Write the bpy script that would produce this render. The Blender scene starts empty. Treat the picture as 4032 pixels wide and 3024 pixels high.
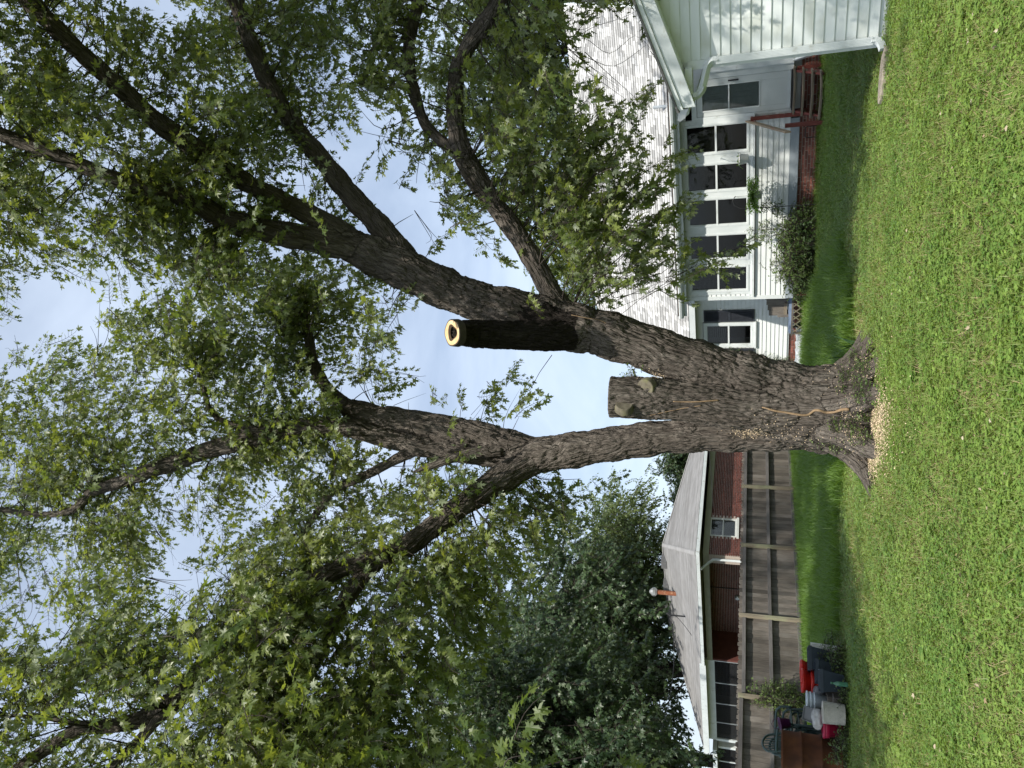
import bpy, bmesh, math, random
import numpy as np
from mathutils import Vector, Matrix, Euler
from mathutils.bvhtree import BVHTree
random.seed(7); RNG = np.random.default_rng(11)
scene = bpy.context.scene
col = scene.collection
R = math.radians
# ------------------------------------------------------------------ camera
FPX, PITCH, ROLL, CAMH = 2900.0, R(18.0), R(0.4), 1.5          # phone held sideways: world up is picture left
fwd = Vector((0, math.cos(PITCH), math.sin(PITCH)))
u0 = Vector((1, 0, 0)).cross(fwd)
rgt = Vector((1, 0, 0)) * math.cos(ROLL) + u0 * math.sin(ROLL)
upv = rgt.cross(fwd)
CAM = Vector((0, 0, CAMH))
cd = bpy.data.cameras.new('camera'); cam = bpy.data.objects.new('camera', cd); col.objects.link(cam)
cd.sensor_fit = 'HORIZONTAL'; cd.sensor_width = 36.0; cd.lens = 36.0 * FPX / 4032.0
cd.clip_start = 0.05; cd.clip_end = 2000
cx, cy, cz = -upv, rgt, -fwd
cam.matrix_world = Matrix(((cx.x, cy.x, cz.x, CAM.x), (cx.y, cy.y, cz.y, CAM.y), (cx.z, cy.z, cz.z, CAM.z), (0, 0, 0, 1)))
scene.camera = cam
# ------------------------------------------------------------------ sky, sun, exposure
SUN_AZ, SUN_EL = R(176.0), R(52.0)                              # azimuth clockwise from +Y
world = bpy.data.worlds.new('World'); scene.world = world; world.use_nodes = True
wn = world.node_tree; wn.nodes.clear()
def wnode(t, **k):
    n = wn.nodes.new(t)
    for a, b in k.items(): setattr(n, a, b)
    return n
sky = wnode('ShaderNodeTexSky', sky_type='NISHITA', sun_disc=False)
sky.sun_elevation = SUN_EL; sky.sun_rotation = SUN_AZ; sky.air_density = 1.0; sky.dust_density = 2.0; sky.ozone_density = 1.2
tc = wnode('ShaderNodeTexCoord')
sep = wnode('ShaderNodeSeparateXYZ'); wn.links.new(tc.outputs['Generated'], sep.inputs[0])
mz = wnode('ShaderNodeMath', operation='ADD'); wn.links.new(sep.outputs['Z'], mz.inputs[0]); mz.inputs[1].default_value = 0.35
cmb = wnode('ShaderNodeCombineXYZ')
for i, ax in enumerate('XY'):
    dv = wnode('ShaderNodeMath', operation='DIVIDE'); wn.links.new(sep.outputs[ax], dv.inputs[0]); wn.links.new(mz.outputs[0], dv.inputs[1])
    wn.links.new(dv.outputs[0], cmb.inputs[i])
cn = wnode('ShaderNodeTexNoise'); cn.inputs['Scale'].default_value = 1.9; cn.inputs['Detail'].default_value = 6; cn.inputs['Roughness'].default_value = 0.55; cn.inputs['Distortion'].default_value = 0.4
wn.links.new(cmb.outputs[0], cn.inputs['Vector'])
cr = wnode('ShaderNodeMapRange'); cr.inputs['From Min'].default_value = 0.33; cr.inputs['From Max'].default_value = 0.72; cr.inputs['To Min'].default_value = 0.25; cr.inputs['To Max'].default_value = 0.85
wn.links.new(cn.outputs['Fac'], cr.inputs['Value'])
cmix = wnode('ShaderNodeMix', data_type='RGBA')
wn.links.new(cr.outputs[0], cmix.inputs['Factor']); wn.links.new(sky.outputs[0], cmix.inputs[6]); cmix.inputs[7].default_value = (5.9, 6.8, 8.1, 1)   # thin high cloud
bg = wnode('ShaderNodeBackground'); bg.inputs['Strength'].default_value = 0.083
wn.links.new(cmix.outputs[2], bg.inputs['Color'])
wo = wnode('ShaderNodeOutputWorld'); wn.links.new(bg.outputs[0], wo.inputs['Surface'])
sl = bpy.data.lights.new('sun', 'SUN'); sl.energy = 3.3; sl.angle = R(0.8); sl.color = (1.0, 0.95, 0.87)
sun = bpy.data.objects.new('sun', sl); col.objects.link(sun)
sdir = Vector((math.sin(SUN_AZ) * math.cos(SUN_EL), math.cos(SUN_AZ) * math.cos(SUN_EL), math.sin(SUN_EL)))
sun.rotation_euler = sdir.to_track_quat('Z', 'Y').to_euler(); sun.location = (0, -20, 40)
vs = scene.view_settings; vs.view_transform = 'Standard'; vs.look = 'None'; vs.exposure = 1.0; vs.gamma = 1.0; vs.use_curve_mapping = False
scene.render.resolution_x, scene.render.resolution_y = 1024, 768
scene.render.engine = 'CYCLES'
scene.cycles.max_bounces = 4; scene.cycles.diffuse_bounces = 4; scene.cycles.glossy_bounces = 2; scene.cycles.transmission_bounces = 3; scene.cycles.transparent_max_bounces = 6

# ------------------------------------------------------------------ survey: photo pixel -> point in the yard
def ray(x, y): return fwd + rgt * ((1512 - y) / FPX) - upv * ((x - 2016) / FPX)
def at(x, y, Y): d = ray(x, y); return CAM + d * (Y / d.y)
def gz(x, y, z=0.0): d = ray(x, y); return CAM + d * ((z - CAMH) / d.z)
def proj(p):
    v = p - CAM; z = v.dot(fwd)
    if z < 0.1: return (-9999, -9999)
    return (2016 - v.dot(upv) / z * FPX, 1512 - v.dot(rgt) / z * FPX)

# ------------------------------------------------------------------ noise (numpy gradient noise)
_P = np.random.default_rng(3).permutation(256); _P = np.concatenate([_P, _P, _P])
_G = np.random.default_rng(4).normal(size=(256, 3)); _G /= np.linalg.norm(_G, axis=1)[:, None]
def pnoise(q):
    i = np.floor(q).astype(np.int64); f = q - i; i &= 255
    u = f * f * f * (f * (f * 6 - 15) + 10)
    def g(dx, dy, dz):
        h = _P[_P[_P[i[:, 0] + dx] + i[:, 1] + dy] + i[:, 2] + dz]
        return ((f - (dx, dy, dz)) * _G[h]).sum(1)
    def L(a, b, t): return a + (b - a) * t
    x0 = L(L(g(0,0,0), g(1,0,0), u[:,0]), L(g(0,1,0), g(1,1,0), u[:,0]), u[:,1])
    x1 = L(L(g(0,0,1), g(1,0,1), u[:,0]), L(g(0,1,1), g(1,1,1), u[:,0]), u[:,1])
    return L(x0, x1, u[:,2])

# ------------------------------------------------------------------ materials
def nd(nt, t, **k):
    n = nt.nodes.new(t)
    for a, b in k.items(): setattr(n, a, b)
    return n
def c4(c): return (c[0], c[1], c[2], 1.0)
MATS = {}
def pmat(name, c1, c2=None, scale=8.0, stretch=(1, 1, 1), detail=5, rough=0.6, spec=0.35, metal=0.0, bump=0.0, bscale=None, tone=None, tamt=0.3,
         coord='Object', lo=0.35, hi=0.65, c3=None, s3=2.0, lo3=.5, hi3=.7, attr=None, trans=0.0):
    m = bpy.data.materials.new(name); m.use_nodes = True; nt = m.node_tree; nt.nodes.clear(); MATS[name] = m
    out = nd(nt, 'ShaderNodeOutputMaterial'); b = nd(nt, 'ShaderNodeBsdfPrincipled'); nt.links.new(b.outputs[0], out.inputs[0])
    b.inputs['Roughness'].default_value = rough; b.inputs['Specular IOR Level'].default_value = spec; b.inputs['Metallic'].default_value = metal
    if attr:
        tcn = nd(nt, 'ShaderNodeAttribute', attribute_name=attr); vec = tcn.outputs['Vector']
    else:
        tcn = nd(nt, 'ShaderNodeTexCoord'); vec = tcn.outputs[coord]
    oi = nd(nt, 'ShaderNodeObjectInfo')
    if not attr:
        sc = nd(nt, 'ShaderNodeVectorMath', operation='SCALE'); sc.inputs[0].default_value = (17.3, 31.1, 9.7); nt.links.new(oi.outputs['Random'], sc.inputs['Scale'])
        ad = nd(nt, 'ShaderNodeVectorMath', operation='ADD'); nt.links.new(vec, ad.inputs[0]); nt.links.new(sc.outputs[0], ad.inputs[1]); vec = ad.outputs[0]
    mp = nd(nt, 'ShaderNodeMapping'); mp.inputs['Scale'].default_value = stretch; nt.links.new(vec, mp.inputs['Vector'])
    nz = nd(nt, 'ShaderNodeTexNoise'); nz.inputs['Scale'].default_value = scale; nz.inputs['Detail'].default_value = detail; nz.inputs['Roughness'].default_value = 0.6
    nt.links.new(mp.outputs[0], nz.inputs['Vector'])
    if c2 is None: c2 = tuple(x * 0.8 for x in c1)
    mr = nd(nt, 'ShaderNodeMapRange'); mr.inputs['From Min'].default_value = lo; mr.inputs['From Max'].default_value = hi; nt.links.new(nz.outputs['Fac'], mr.inputs['Value'])
    mx = nd(nt, 'ShaderNodeMix', data_type='RGBA'); mx.inputs[6].default_value = c4(c1); mx.inputs[7].default_value = c4(c2); nt.links.new(mr.outputs[0], mx.inputs['Factor'])
    cout = mx.outputs[2]
    if c3 is not None:
        n3 = nd(nt, 'ShaderNodeTexNoise'); n3.inputs['Scale'].default_value = s3; n3.inputs['Detail'].default_value = 4; nt.links.new(vec, n3.inputs['Vector'])
        m3 = nd(nt, 'ShaderNodeMapRange'); m3.inputs['From Min'].default_value = lo3; m3.inputs['From Max'].default_value = hi3; nt.links.new(n3.outputs['Fac'], m3.inputs['Value'])
        x3 = nd(nt, 'ShaderNodeMix', data_type='RGBA'); nt.links.new(m3.outputs[0], x3.inputs['Factor']); nt.links.new(cout, x3.inputs[6]); x3.inputs[7].default_value = c4(c3); cout = x3.outputs[2]
    if tone:
        if tone == 'rand': tv = oi.outputs['Random']
        else: tv = nd(nt, 'ShaderNodeAttribute', attribute_name='tone').outputs['Fac']
        tm = nd(nt, 'ShaderNodeMapRange'); tm.inputs['To Min'].default_value = 1 - tamt; tm.inputs['To Max'].default_value = 1 + tamt; nt.links.new(tv, tm.inputs['Value'])
        vm = nd(nt, 'ShaderNodeVectorMath', operation='SCALE'); nt.links.new(cout, vm.inputs[0]); nt.links.new(tm.outputs[0], vm.inputs['Scale']); cout = vm.outputs[0]
    nt.links.new(cout, b.inputs['Base Color'])
    if bump:
        if bscale:
            n2 = nd(nt, 'ShaderNodeTexNoise'); n2.inputs['Scale'].default_value = bscale; n2.inputs['Detail'].default_value = 5; nt.links.new(mp.outputs[0], n2.inputs['Vector']); bs = n2.outputs['Fac']
        else: bs = nz.outputs['Fac']
        bp = nd(nt, 'ShaderNodeBump'); bp.inputs['Strength'].default_value = min(1, bump * 20); bp.inputs['Distance'].default_value = bump; nt.links.new(bs, bp.inputs['Height']); nt.links.new(bp.outputs[0], b.inputs['Normal'])
    if trans:
        tr = nd(nt, 'ShaderNodeBsdfTranslucent'); nt.links.new(cout, tr.inputs['Color']); ms = nd(nt, 'ShaderNodeMixShader'); ms.inputs[0].default_value = trans
        nt.links.new(b.outputs[0], ms.inputs[1]); nt.links.new(tr.outputs[0], ms.inputs[2]); nt.links.new(ms.outputs[0], out.inputs[0])
    return m
def leafmat(name, top, top2, under, trans=0.35, rough=0.42, nscale=0.35):
    """two-sided leaf: darker glossy upper face, paler dull underside, light shining through"""
    m = bpy.data.materials.new(name); m.use_nodes = True; nt = m.node_tree; nt.nodes.clear(); MATS[name] = m
    out = nd(nt, 'ShaderNodeOutputMaterial'); b = nd(nt, 'ShaderNodeBsdfPrincipled')
    at_ = nd(nt, 'ShaderNodeAttribute', attribute_name='rnd', attribute_type='INSTANCER')
    geo = nd(nt, 'ShaderNodeNewGeometry'); oi = nd(nt, 'ShaderNodeObjectInfo')
    nz = nd(nt, 'ShaderNodeTexNoise'); nz.inputs['Scale'].default_value = nscale; nz.inputs['Detail'].default_value = 3; nt.links.new(geo.outputs['Position'], nz.inputs['Vector'])
    rl = nd(nt, 'ShaderNodeAttribute', attribute_name='lf')
    s1 = nd(nt, 'ShaderNodeMath', operation='ADD'); nt.links.new(at_.outputs['Fac'], s1.inputs[0]); nt.links.new(rl.outputs['Fac'], s1.inputs[1])
    s2 = nd(nt, 'ShaderNodeMath', operation='MULTIPLY_ADD'); nt.links.new(s1.outputs[0], s2.inputs[0]); s2.inputs[1].default_value = 0.36; nt.links.new(nz.outputs['Fac'], s2.inputs[2])
    mr = nd(nt, 'ShaderNodeMapRange'); mr.inputs['From Min'].default_value = 0.55; mr.inputs['From Max'].default_value = 1.15; nt.links.new(s2.outputs[0], mr.inputs['Value'])
    mx = nd(nt, 'ShaderNodeMix', data_type='RGBA'); mx.inputs[6].default_value = c4(top); mx.inputs[7].default_value = c4(top2); nt.links.new(mr.outputs[0], mx.inputs['Factor'])
    mb = nd(nt, 'ShaderNodeMix', data_type='RGBA'); nt.links.new(geo.outputs['Backfacing'], mb.inputs['Factor']); nt.links.new(mx.outputs[2], mb.inputs[6]); mb.inputs[7].default_value = c4(under)
    nt.links.new(mb.outputs[2], b.inputs['Base Color']); b.inputs['Roughness'].default_value = rough; b.inputs['Specular IOR Level'].default_value = 0.4
    tr = nd(nt, 'ShaderNodeBsdfTranslucent'); hs = nd(nt, 'ShaderNodeVectorMath', operation='MULTIPLY'); nt.links.new(mx.outputs[2], hs.inputs[0]); hs.inputs[1].default_value = (1.9, 1.8, 0.8)
    nt.links.new(hs.outputs[0], tr.inputs['Color'])
    ms = nd(nt, 'ShaderNodeMixShader'); ms.inputs[0].default_value = trans; nt.links.new(b.outputs[0], ms.inputs[1]); nt.links.new(tr.outputs[0], ms.inputs[2]); nt.links.new(ms.outputs[0], out.inputs[0])
    return m
def barkmat(name, plate, crack, mid):
    """furrowed bark: long weathered plates split by narrow fissures, laid along each limb by the 'bq' coordinates"""
    m = bpy.data.materials.new(name); m.use_nodes = True; nt = m.node_tree; nt.nodes.clear(); MATS[name] = m
    out = nd(nt, 'ShaderNodeOutputMaterial'); b = nd(nt, 'ShaderNodeBsdfPrincipled'); nt.links.new(b.outputs[0], out.inputs[0]); b.inputs['Roughness'].default_value = .95; b.inputs['Specular IOR Level'].default_value = .08
    v = nd(nt, 'ShaderNodeAttribute', attribute_name='bq').outputs['Vector']
    def noise(sc, det=6, ro=.6, off=0.0):
        mp = nd(nt, 'ShaderNodeMapping'); mp.inputs['Location'].default_value = (off, off * .7, off * 1.3); nt.links.new(v, mp.inputs['Vector'])
        n = nd(nt, 'ShaderNodeTexNoise'); n.inputs['Scale'].default_value = sc; n.inputs['Detail'].default_value = det; n.inputs['Roughness'].default_value = ro; nt.links.new(mp.outputs[0], n.inputs['Vector']); return n.outputs['Fac']
    def M2(op, a, bb, cl=False):
        n = nd(nt, 'ShaderNodeMath', operation=op); n.use_clamp = cl
        for k, x in enumerate((a, bb)):
            if isinstance(x, float): n.inputs[k].default_value = x
            else: nt.links.new(x, n.inputs[k])
        return n.outputs[0]
    def fis(sc, k, off): return M2('MULTIPLY', M2('ABSOLUTE', M2('SUBTRACT', noise(sc, 2, .5, off), .5), 0.0), k, True)
    f1 = fis(1.25, 9.0, 0.0); f2 = fis(2.6, 7.0, 4.4); fine = noise(7.0, 6, .7, 8.8)
    hgt = M2('ADD', M2('ADD', M2('MULTIPLY', f1, .55), M2('MULTIPLY', f2, .35)), M2('MULTIPLY', fine, .35))
    bp = nd(nt, 'ShaderNodeBump'); bp.inputs['Strength'].default_value = 1.0; bp.inputs['Distance'].default_value = .045; nt.links.new(hgt, bp.inputs['Height']); nt.links.new(bp.outputs[0], b.inputs['Normal'])
    def mix(f, a, c):
        n = nd(nt, 'ShaderNodeMix', data_type='RGBA'); nt.links.new(f, n.inputs['Factor'])
        for k, x in ((6, a), (7, c)):
            if isinstance(x, tuple): n.inputs[k].default_value = c4(x)
            else: nt.links.new(x, n.inputs[k])
        return n.outputs[2]
    def ramp(x, lo, hi): n = nd(nt, 'ShaderNodeMapRange'); n.inputs['From Min'].default_value = lo; n.inputs['From Max'].default_value = hi; nt.links.new(x, n.inputs['Value']); return n.outputs[0]
    c = mix(ramp(noise(2.2, 8, .7, 2.2), .40, .62), crack, plate); c = mix(ramp(noise(.25, 4, .6, 6.1), .40, .62), c, mix(ramp(noise(3.1, 8, .7, 3.3), .40, .62), crack, mid))
    nt.links.new(c, b.inputs['Base Color']); return m
def glassmat(name, tint=(0.75, 0.78, 0.78), refl=0.10):
    m = bpy.data.materials.new(name); m.use_nodes = True; nt = m.node_tree; nt.nodes.clear(); MATS[name] = m
    out = nd(nt, 'ShaderNodeOutputMaterial'); t = nd(nt, 'ShaderNodeBsdfTransparent'); t.inputs[0].default_value = c4(tint)
    g = nd(nt, 'ShaderNodeBsdfGlossy'); g.inputs['Roughness'].default_value = 0.03
    fr = nd(nt, 'ShaderNodeFresnel'); fr.inputs['IOR'].default_value = 1.4; ad = nd(nt, 'ShaderNodeMath', operation='ADD'); nt.links.new(fr.outputs[0], ad.inputs[0]); ad.inputs[1].default_value = refl * 0.4
    ms = nd(nt, 'ShaderNodeMixShader'); nt.links.new(ad.outputs[0], ms.inputs[0]); nt.links.new(t.outputs[0], ms.inputs[1]); nt.links.new(g.outputs[0], ms.inputs[2]); nt.links.new(ms.outputs[0], out.inputs[0])
    return m

pmat('siding', (.70, .72, .70), (.62, .65, .63), scale=1.5, stretch=(.35, 1, 4), rough=.5, spec=.4, c3=(.48, .50, .44), s3=1.3, lo3=.60, hi3=.85, bump=.0006, bscale=60)
pmat('siding_grimy', (.69, .73, .71), (.61, .65, .63), scale=1.6, stretch=(.4, 1, 3), rough=.55, spec=.35, c3=(.40, .42, .33), s3=1.8, lo3=.52, hi3=.8, bump=.0008, bscale=60)
pmat('trim', (.68, .71, .70), (.58, .62, .61), scale=2.5, rough=.45, c3=(.42, .44, .40), s3=5, lo3=.62, hi3=.85)
pmat('metal_white', (.62, .66, .66), (.54, .58, .58), scale=3, rough=.38, spec=.5, c3=(.36, .36, .30), s3=6, lo3=.62, hi3=.8)
pmat('board_grey', (.33, .37, .40), (.26, .30, .33), scale=4, rough=.6, bump=.001, bscale=30)
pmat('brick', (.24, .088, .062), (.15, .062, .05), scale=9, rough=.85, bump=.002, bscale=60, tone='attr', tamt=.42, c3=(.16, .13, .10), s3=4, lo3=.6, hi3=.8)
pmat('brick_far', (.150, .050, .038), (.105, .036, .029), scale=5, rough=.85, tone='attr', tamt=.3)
pmat('mortar_light', (.44, .38, .33), (.36, .30, .26), scale=20, rough=.95)
pmat('mortar', (.42, .37, .32), (.33, .28, .24), scale=20, rough=.95, bump=.002)
pmat('shingle', (.43, .43, .42), (.35, .35, .345), scale=60, rough=.92, spec=.15, tone='attr', tamt=.36, bump=.002, bscale=140)
pmat('shingle_far', (.27, .268, .265), (.21, .208, .205), scale=1.6, stretch=(1, 1, 5), rough=.92, spec=.12, tone='attr', tamt=.12, c3=(.21, .205, .20), s3=.8, lo3=.5, hi3=.75)
pmat('underlay', (.14, .14, .14), (.09, .09, .09), rough=.95)
pmat('roof_edge', (.10, .095, .09), (.22, .18, .15), scale=3, stretch=(14, 1, 30), rough=.95, bump=.004)
pmat('wood_grey', (.165, .145, .122), (.090, .080, .070), scale=3.5, stretch=(22, 22, 1.2), rough=.88, spec=.2, tone='rand', tamt=.40, bump=.0016, bscale=6, c3=(.20, .185, .165), s3=1.7, lo3=.5, hi3=.8)
pmat('wood_rail', (.16, .15, .145), (.10, .095, .09), scale=3.5, stretch=(1.2, 22, 22), rough=.88, spec=.2, tone='rand', tamt=.15, bump=.0016)
pmat('wood_post', (.25, .22, .165), (.165, .14, .10), scale=3, stretch=(20, 20, 1.0), rough=.85, spec=.2, tone='rand', tamt=.2, bump=.0015, c3=(.26, .27, .17), s3=2, lo3=.45, hi3=.7)
pmat('wood_tread', (.27, .23, .17), (.15, .12, .085), scale=3, stretch=(1.2, 16, 16), rough=.88, spec=.2, tone='rand', tamt=.2, bump=.002)
pmat('red_paint', (.20, .052, .038), (.15, .042, .032), scale=6, rough=.6, c3=(.26, .13, .09), s3=5, lo3=.62, hi3=.75, bump=.0008)
pmat('red_worn', (.34, .27, .185), (.24, .18, .12), scale=3, stretch=(14, 14, 1.2), rough=.85, c3=(.30, .075, .055), s3=2.2, lo3=.60, hi3=.68, bump=.002)
pmat('timber', (.10, .07, .05), (.055, .04, .03), scale=3, stretch=(1, 14, 14), rough=.95, bump=.004)
pmat('stone', (.36, .31, .25), (.26, .225, .18), scale=14, rough=.95, bump=.006)
pmat('concrete', (.22, .20, .17), (.15, .135, .115), scale=14, rough=.95, bump=.004)
pmat('soil', (.085, .066, .038), (.055, .062, .024), scale=2.2, rough=1.0, spec=.05, detail=8, c3=(.055, .085, .022), s3=.8, lo3=.35, hi3=.6, bump=.02, bscale=30)
barkmat('bark', (.185, .165, .142), (.075, .064, .054), (.115, .100, .085)); barkmat('bark_stained', (.040, .034, .029), (.018, .015, .013), (.028, .024, .021))
pmat('twig', (.040, .034, .029), (.065, .055, .046), scale=8, rough=.9, spec=.15)
pmat('bark_dark', (.030, .026, .022), (.018, .016, .014), scale=4, rough=.95, spec=.1)
pmat('deadwood', (.30, .255, .205), (.20, .165, .13), scale=8, stretch=(6, 6, 1), rough=.9, spec=.15)
pmat('cutwood', (.62, .44, .24), (.50, .33, .17), scale=14, rough=.85, spec=.2, c3=(.70, .55, .36), s3=6)
pmat('rotwood', (.10, .065, .035), (.05, .032, .02), scale=12, rough=.95)
pmat('hollow', (.012, .010, .008), (.02, .015, .012), rough=1)
pmat('scar', (.145, .13, .095), (.08, .07, .05), scale=16, rough=.95, bump=.008, c3=(.16, .16, .07), s3=5)
pmat('vine', (.26, .18, .105), (.17, .115, .065), scale=20, rough=.85, bump=.003)
pmat('sawdust', (.60, .49, .34), (.48, .37, .24), scale=30, rough=.95, tone='attr', tamt=.3)
pmat('black_metal', (.012, .012, .013), (.02, .02, .02), rough=.45, spec=.5)
pmat('shutter', (.030, .034, .042), (.022, .025, .032), rough=.55)
pmat('blind', (.034, .032, .028), (.025, .024, .022), rough=.7)
pmat('blind_light', (.42, .42, .40), (.34, .34, .32), rough=.7)
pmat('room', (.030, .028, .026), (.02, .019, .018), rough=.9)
pmat('screen', (.022, .024, .025), (.03, .032, .033), scale=30, rough=.8)
pmat('curtain', (.20, .21, .20), (.12, .13, .13), scale=1.2, stretch=(14, 14, .6), rough=.9)
pmat('door_inner', (.42, .45, .45), (.36, .39, .39), rough=.5)
pmat('door_white', (.60, .63, .61), (.54, .57, .56), scale=1.2, rough=.42, c3=(.40, .40, .36), s3=2.5, lo3=.6, hi3=.85)
pmat('basket_white', (.74, .75, .72), (.66, .67, .65), rough=.45)
pmat('rust', (.090, .032, .012), (.050, .019, .009), scale=4, stretch=(1, 1, .45), rough=.82, spec=.25, c3=(.135, .052, .018), s3=2.5, lo3=.45, hi3=.7, bump=.0015, bscale=40)
pmat('rust_pipe', (.26, .085, .035), (.13, .05, .028), scale=9, rough=.85, c3=(.34, .17, .09), s3=9)
pmat('galv', (.50, .51, .50), (.38, .39, .39), scale=7, rough=.35, metal=.7)
pmat('chair_green', (.020, .045, .042), (.028, .055, .050), rough=.45, spec=.4)
pmat('slate', (.020, .030, .042), (.028, .040, .054), scale=10, rough=.5, spec=.4)
pmat('red_plastic', (.58, .022, .012), (.48, .02, .012), rough=.38, spec=.5)
pmat('magenta', (.42, .012, .055), (.36, .012, .05), rough=.4, spec=.5)
pmat('purple', (.075, .010, .065), (.06, .01, .055), rough=.4, spec=.5)
pmat('white_pot', (.60, .66, .70), (.52, .58, .62), rough=.35, spec=.5)
pmat('wicker', (.55, .52, .45), (.42, .40, .34), scale=14, rough=.6)
pmat('wool', (.50, .49, .46), (.36, .35, .33), scale=14, rough=1.0, bump=.01)
pmat('tray', (.17, .175, .18), (.14, .145, .15), rough=.4, spec=.5)
pmat('tarp', (.13, .17, .24), (.08, .11, .16), scale=5, rough=.5, bump=.006)
pmat('foil', (.50, .53, .55), (.25, .28, .30), scale=7, rough=.18, spec=.8, bump=.02)
pmat('bottle', (.10, .28, .17), (.14, .34, .22), rough=.08, spec=.6, trans=.4)
pmat('vent_grey', (.10, .10, .10), (.13, .13, .13), rough=.7)
pmat('pvc', (.42, .46, .50), (.38, .42, .46), rough=.4)
pmat('soffit_tan', (.33, .33, .24), (.27, .27, .20), scale=2, rough=.6)
pmat('window_white', (.60, .61, .58), (.52, .53, .50), rough=.5)
def screenmat(name):
    m = bpy.data.materials.new(name); m.use_nodes = True; nt = m.node_tree; nt.nodes.clear(); MATS[name] = m
    out = nd(nt, 'ShaderNodeOutputMaterial'); t = nd(nt, 'ShaderNodeBsdfTransparent'); d = nd(nt, 'ShaderNodeBsdfDiffuse'); d.inputs[0].default_value = (.03, .032, .034, 1)
    ms = nd(nt, 'ShaderNodeMixShader'); ms.inputs[0].default_value = .5; nt.links.new(t.outputs[0], ms.inputs[1]); nt.links.new(d.outputs[0], ms.inputs[2]); nt.links.new(ms.outputs[0], out.inputs[0])
screenmat('insect_screen')
glassmat('glass', (.6, .62, .62), .0); glassmat('glass_clear', (.88, .9, .9), .03); glassmat('glass_far', (.5, .52, .52), .0); glassmat('plastic_film', (.8, .82, .84), .35)
leafmat('leaf_maple', (.070, .110, .030), (.175, .210, .050), (.24, .28, .17), trans=.42)
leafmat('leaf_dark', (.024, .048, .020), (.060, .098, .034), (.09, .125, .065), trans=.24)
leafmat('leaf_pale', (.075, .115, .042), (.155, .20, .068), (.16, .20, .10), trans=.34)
leafmat('leaf_shrub', (.050, .095, .026), (.125, .175, .042), (.10, .15, .06), trans=.25)
leafmat('fern', (.07, .14, .018), (.19, .26, .035), (.14, .20, .04), trans=.35)
leafmat('grass_short', (.090, .160, .030), (.215, .280, .062), (.17, .22, .055), trans=.32, rough=.5, nscale=.55)
leafmat('clover', (.095, .185, .034), (.205, .300, .062), (.16, .22, .06), trans=.32, rough=.5, nscale=.7)
leafmat('grass_tall', (.060, .130, .022), (.150, .245, .042), (.11, .19, .035), trans=.36, rough=.45, nscale=.4)
leafmat('straw', (.30, .235, .12), (.40, .33, .19), (.33, .27, .15), trans=.15, rough=.8)
pmat('fallen', (.45, .40, .30), (.26, .17, .09), scale=3, rough=.8, trans=.15)
leafmat('iris', (.028, .070, .024), (.050, .105, .030), (.04, .09, .03), trans=.25, rough=.4)

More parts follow.
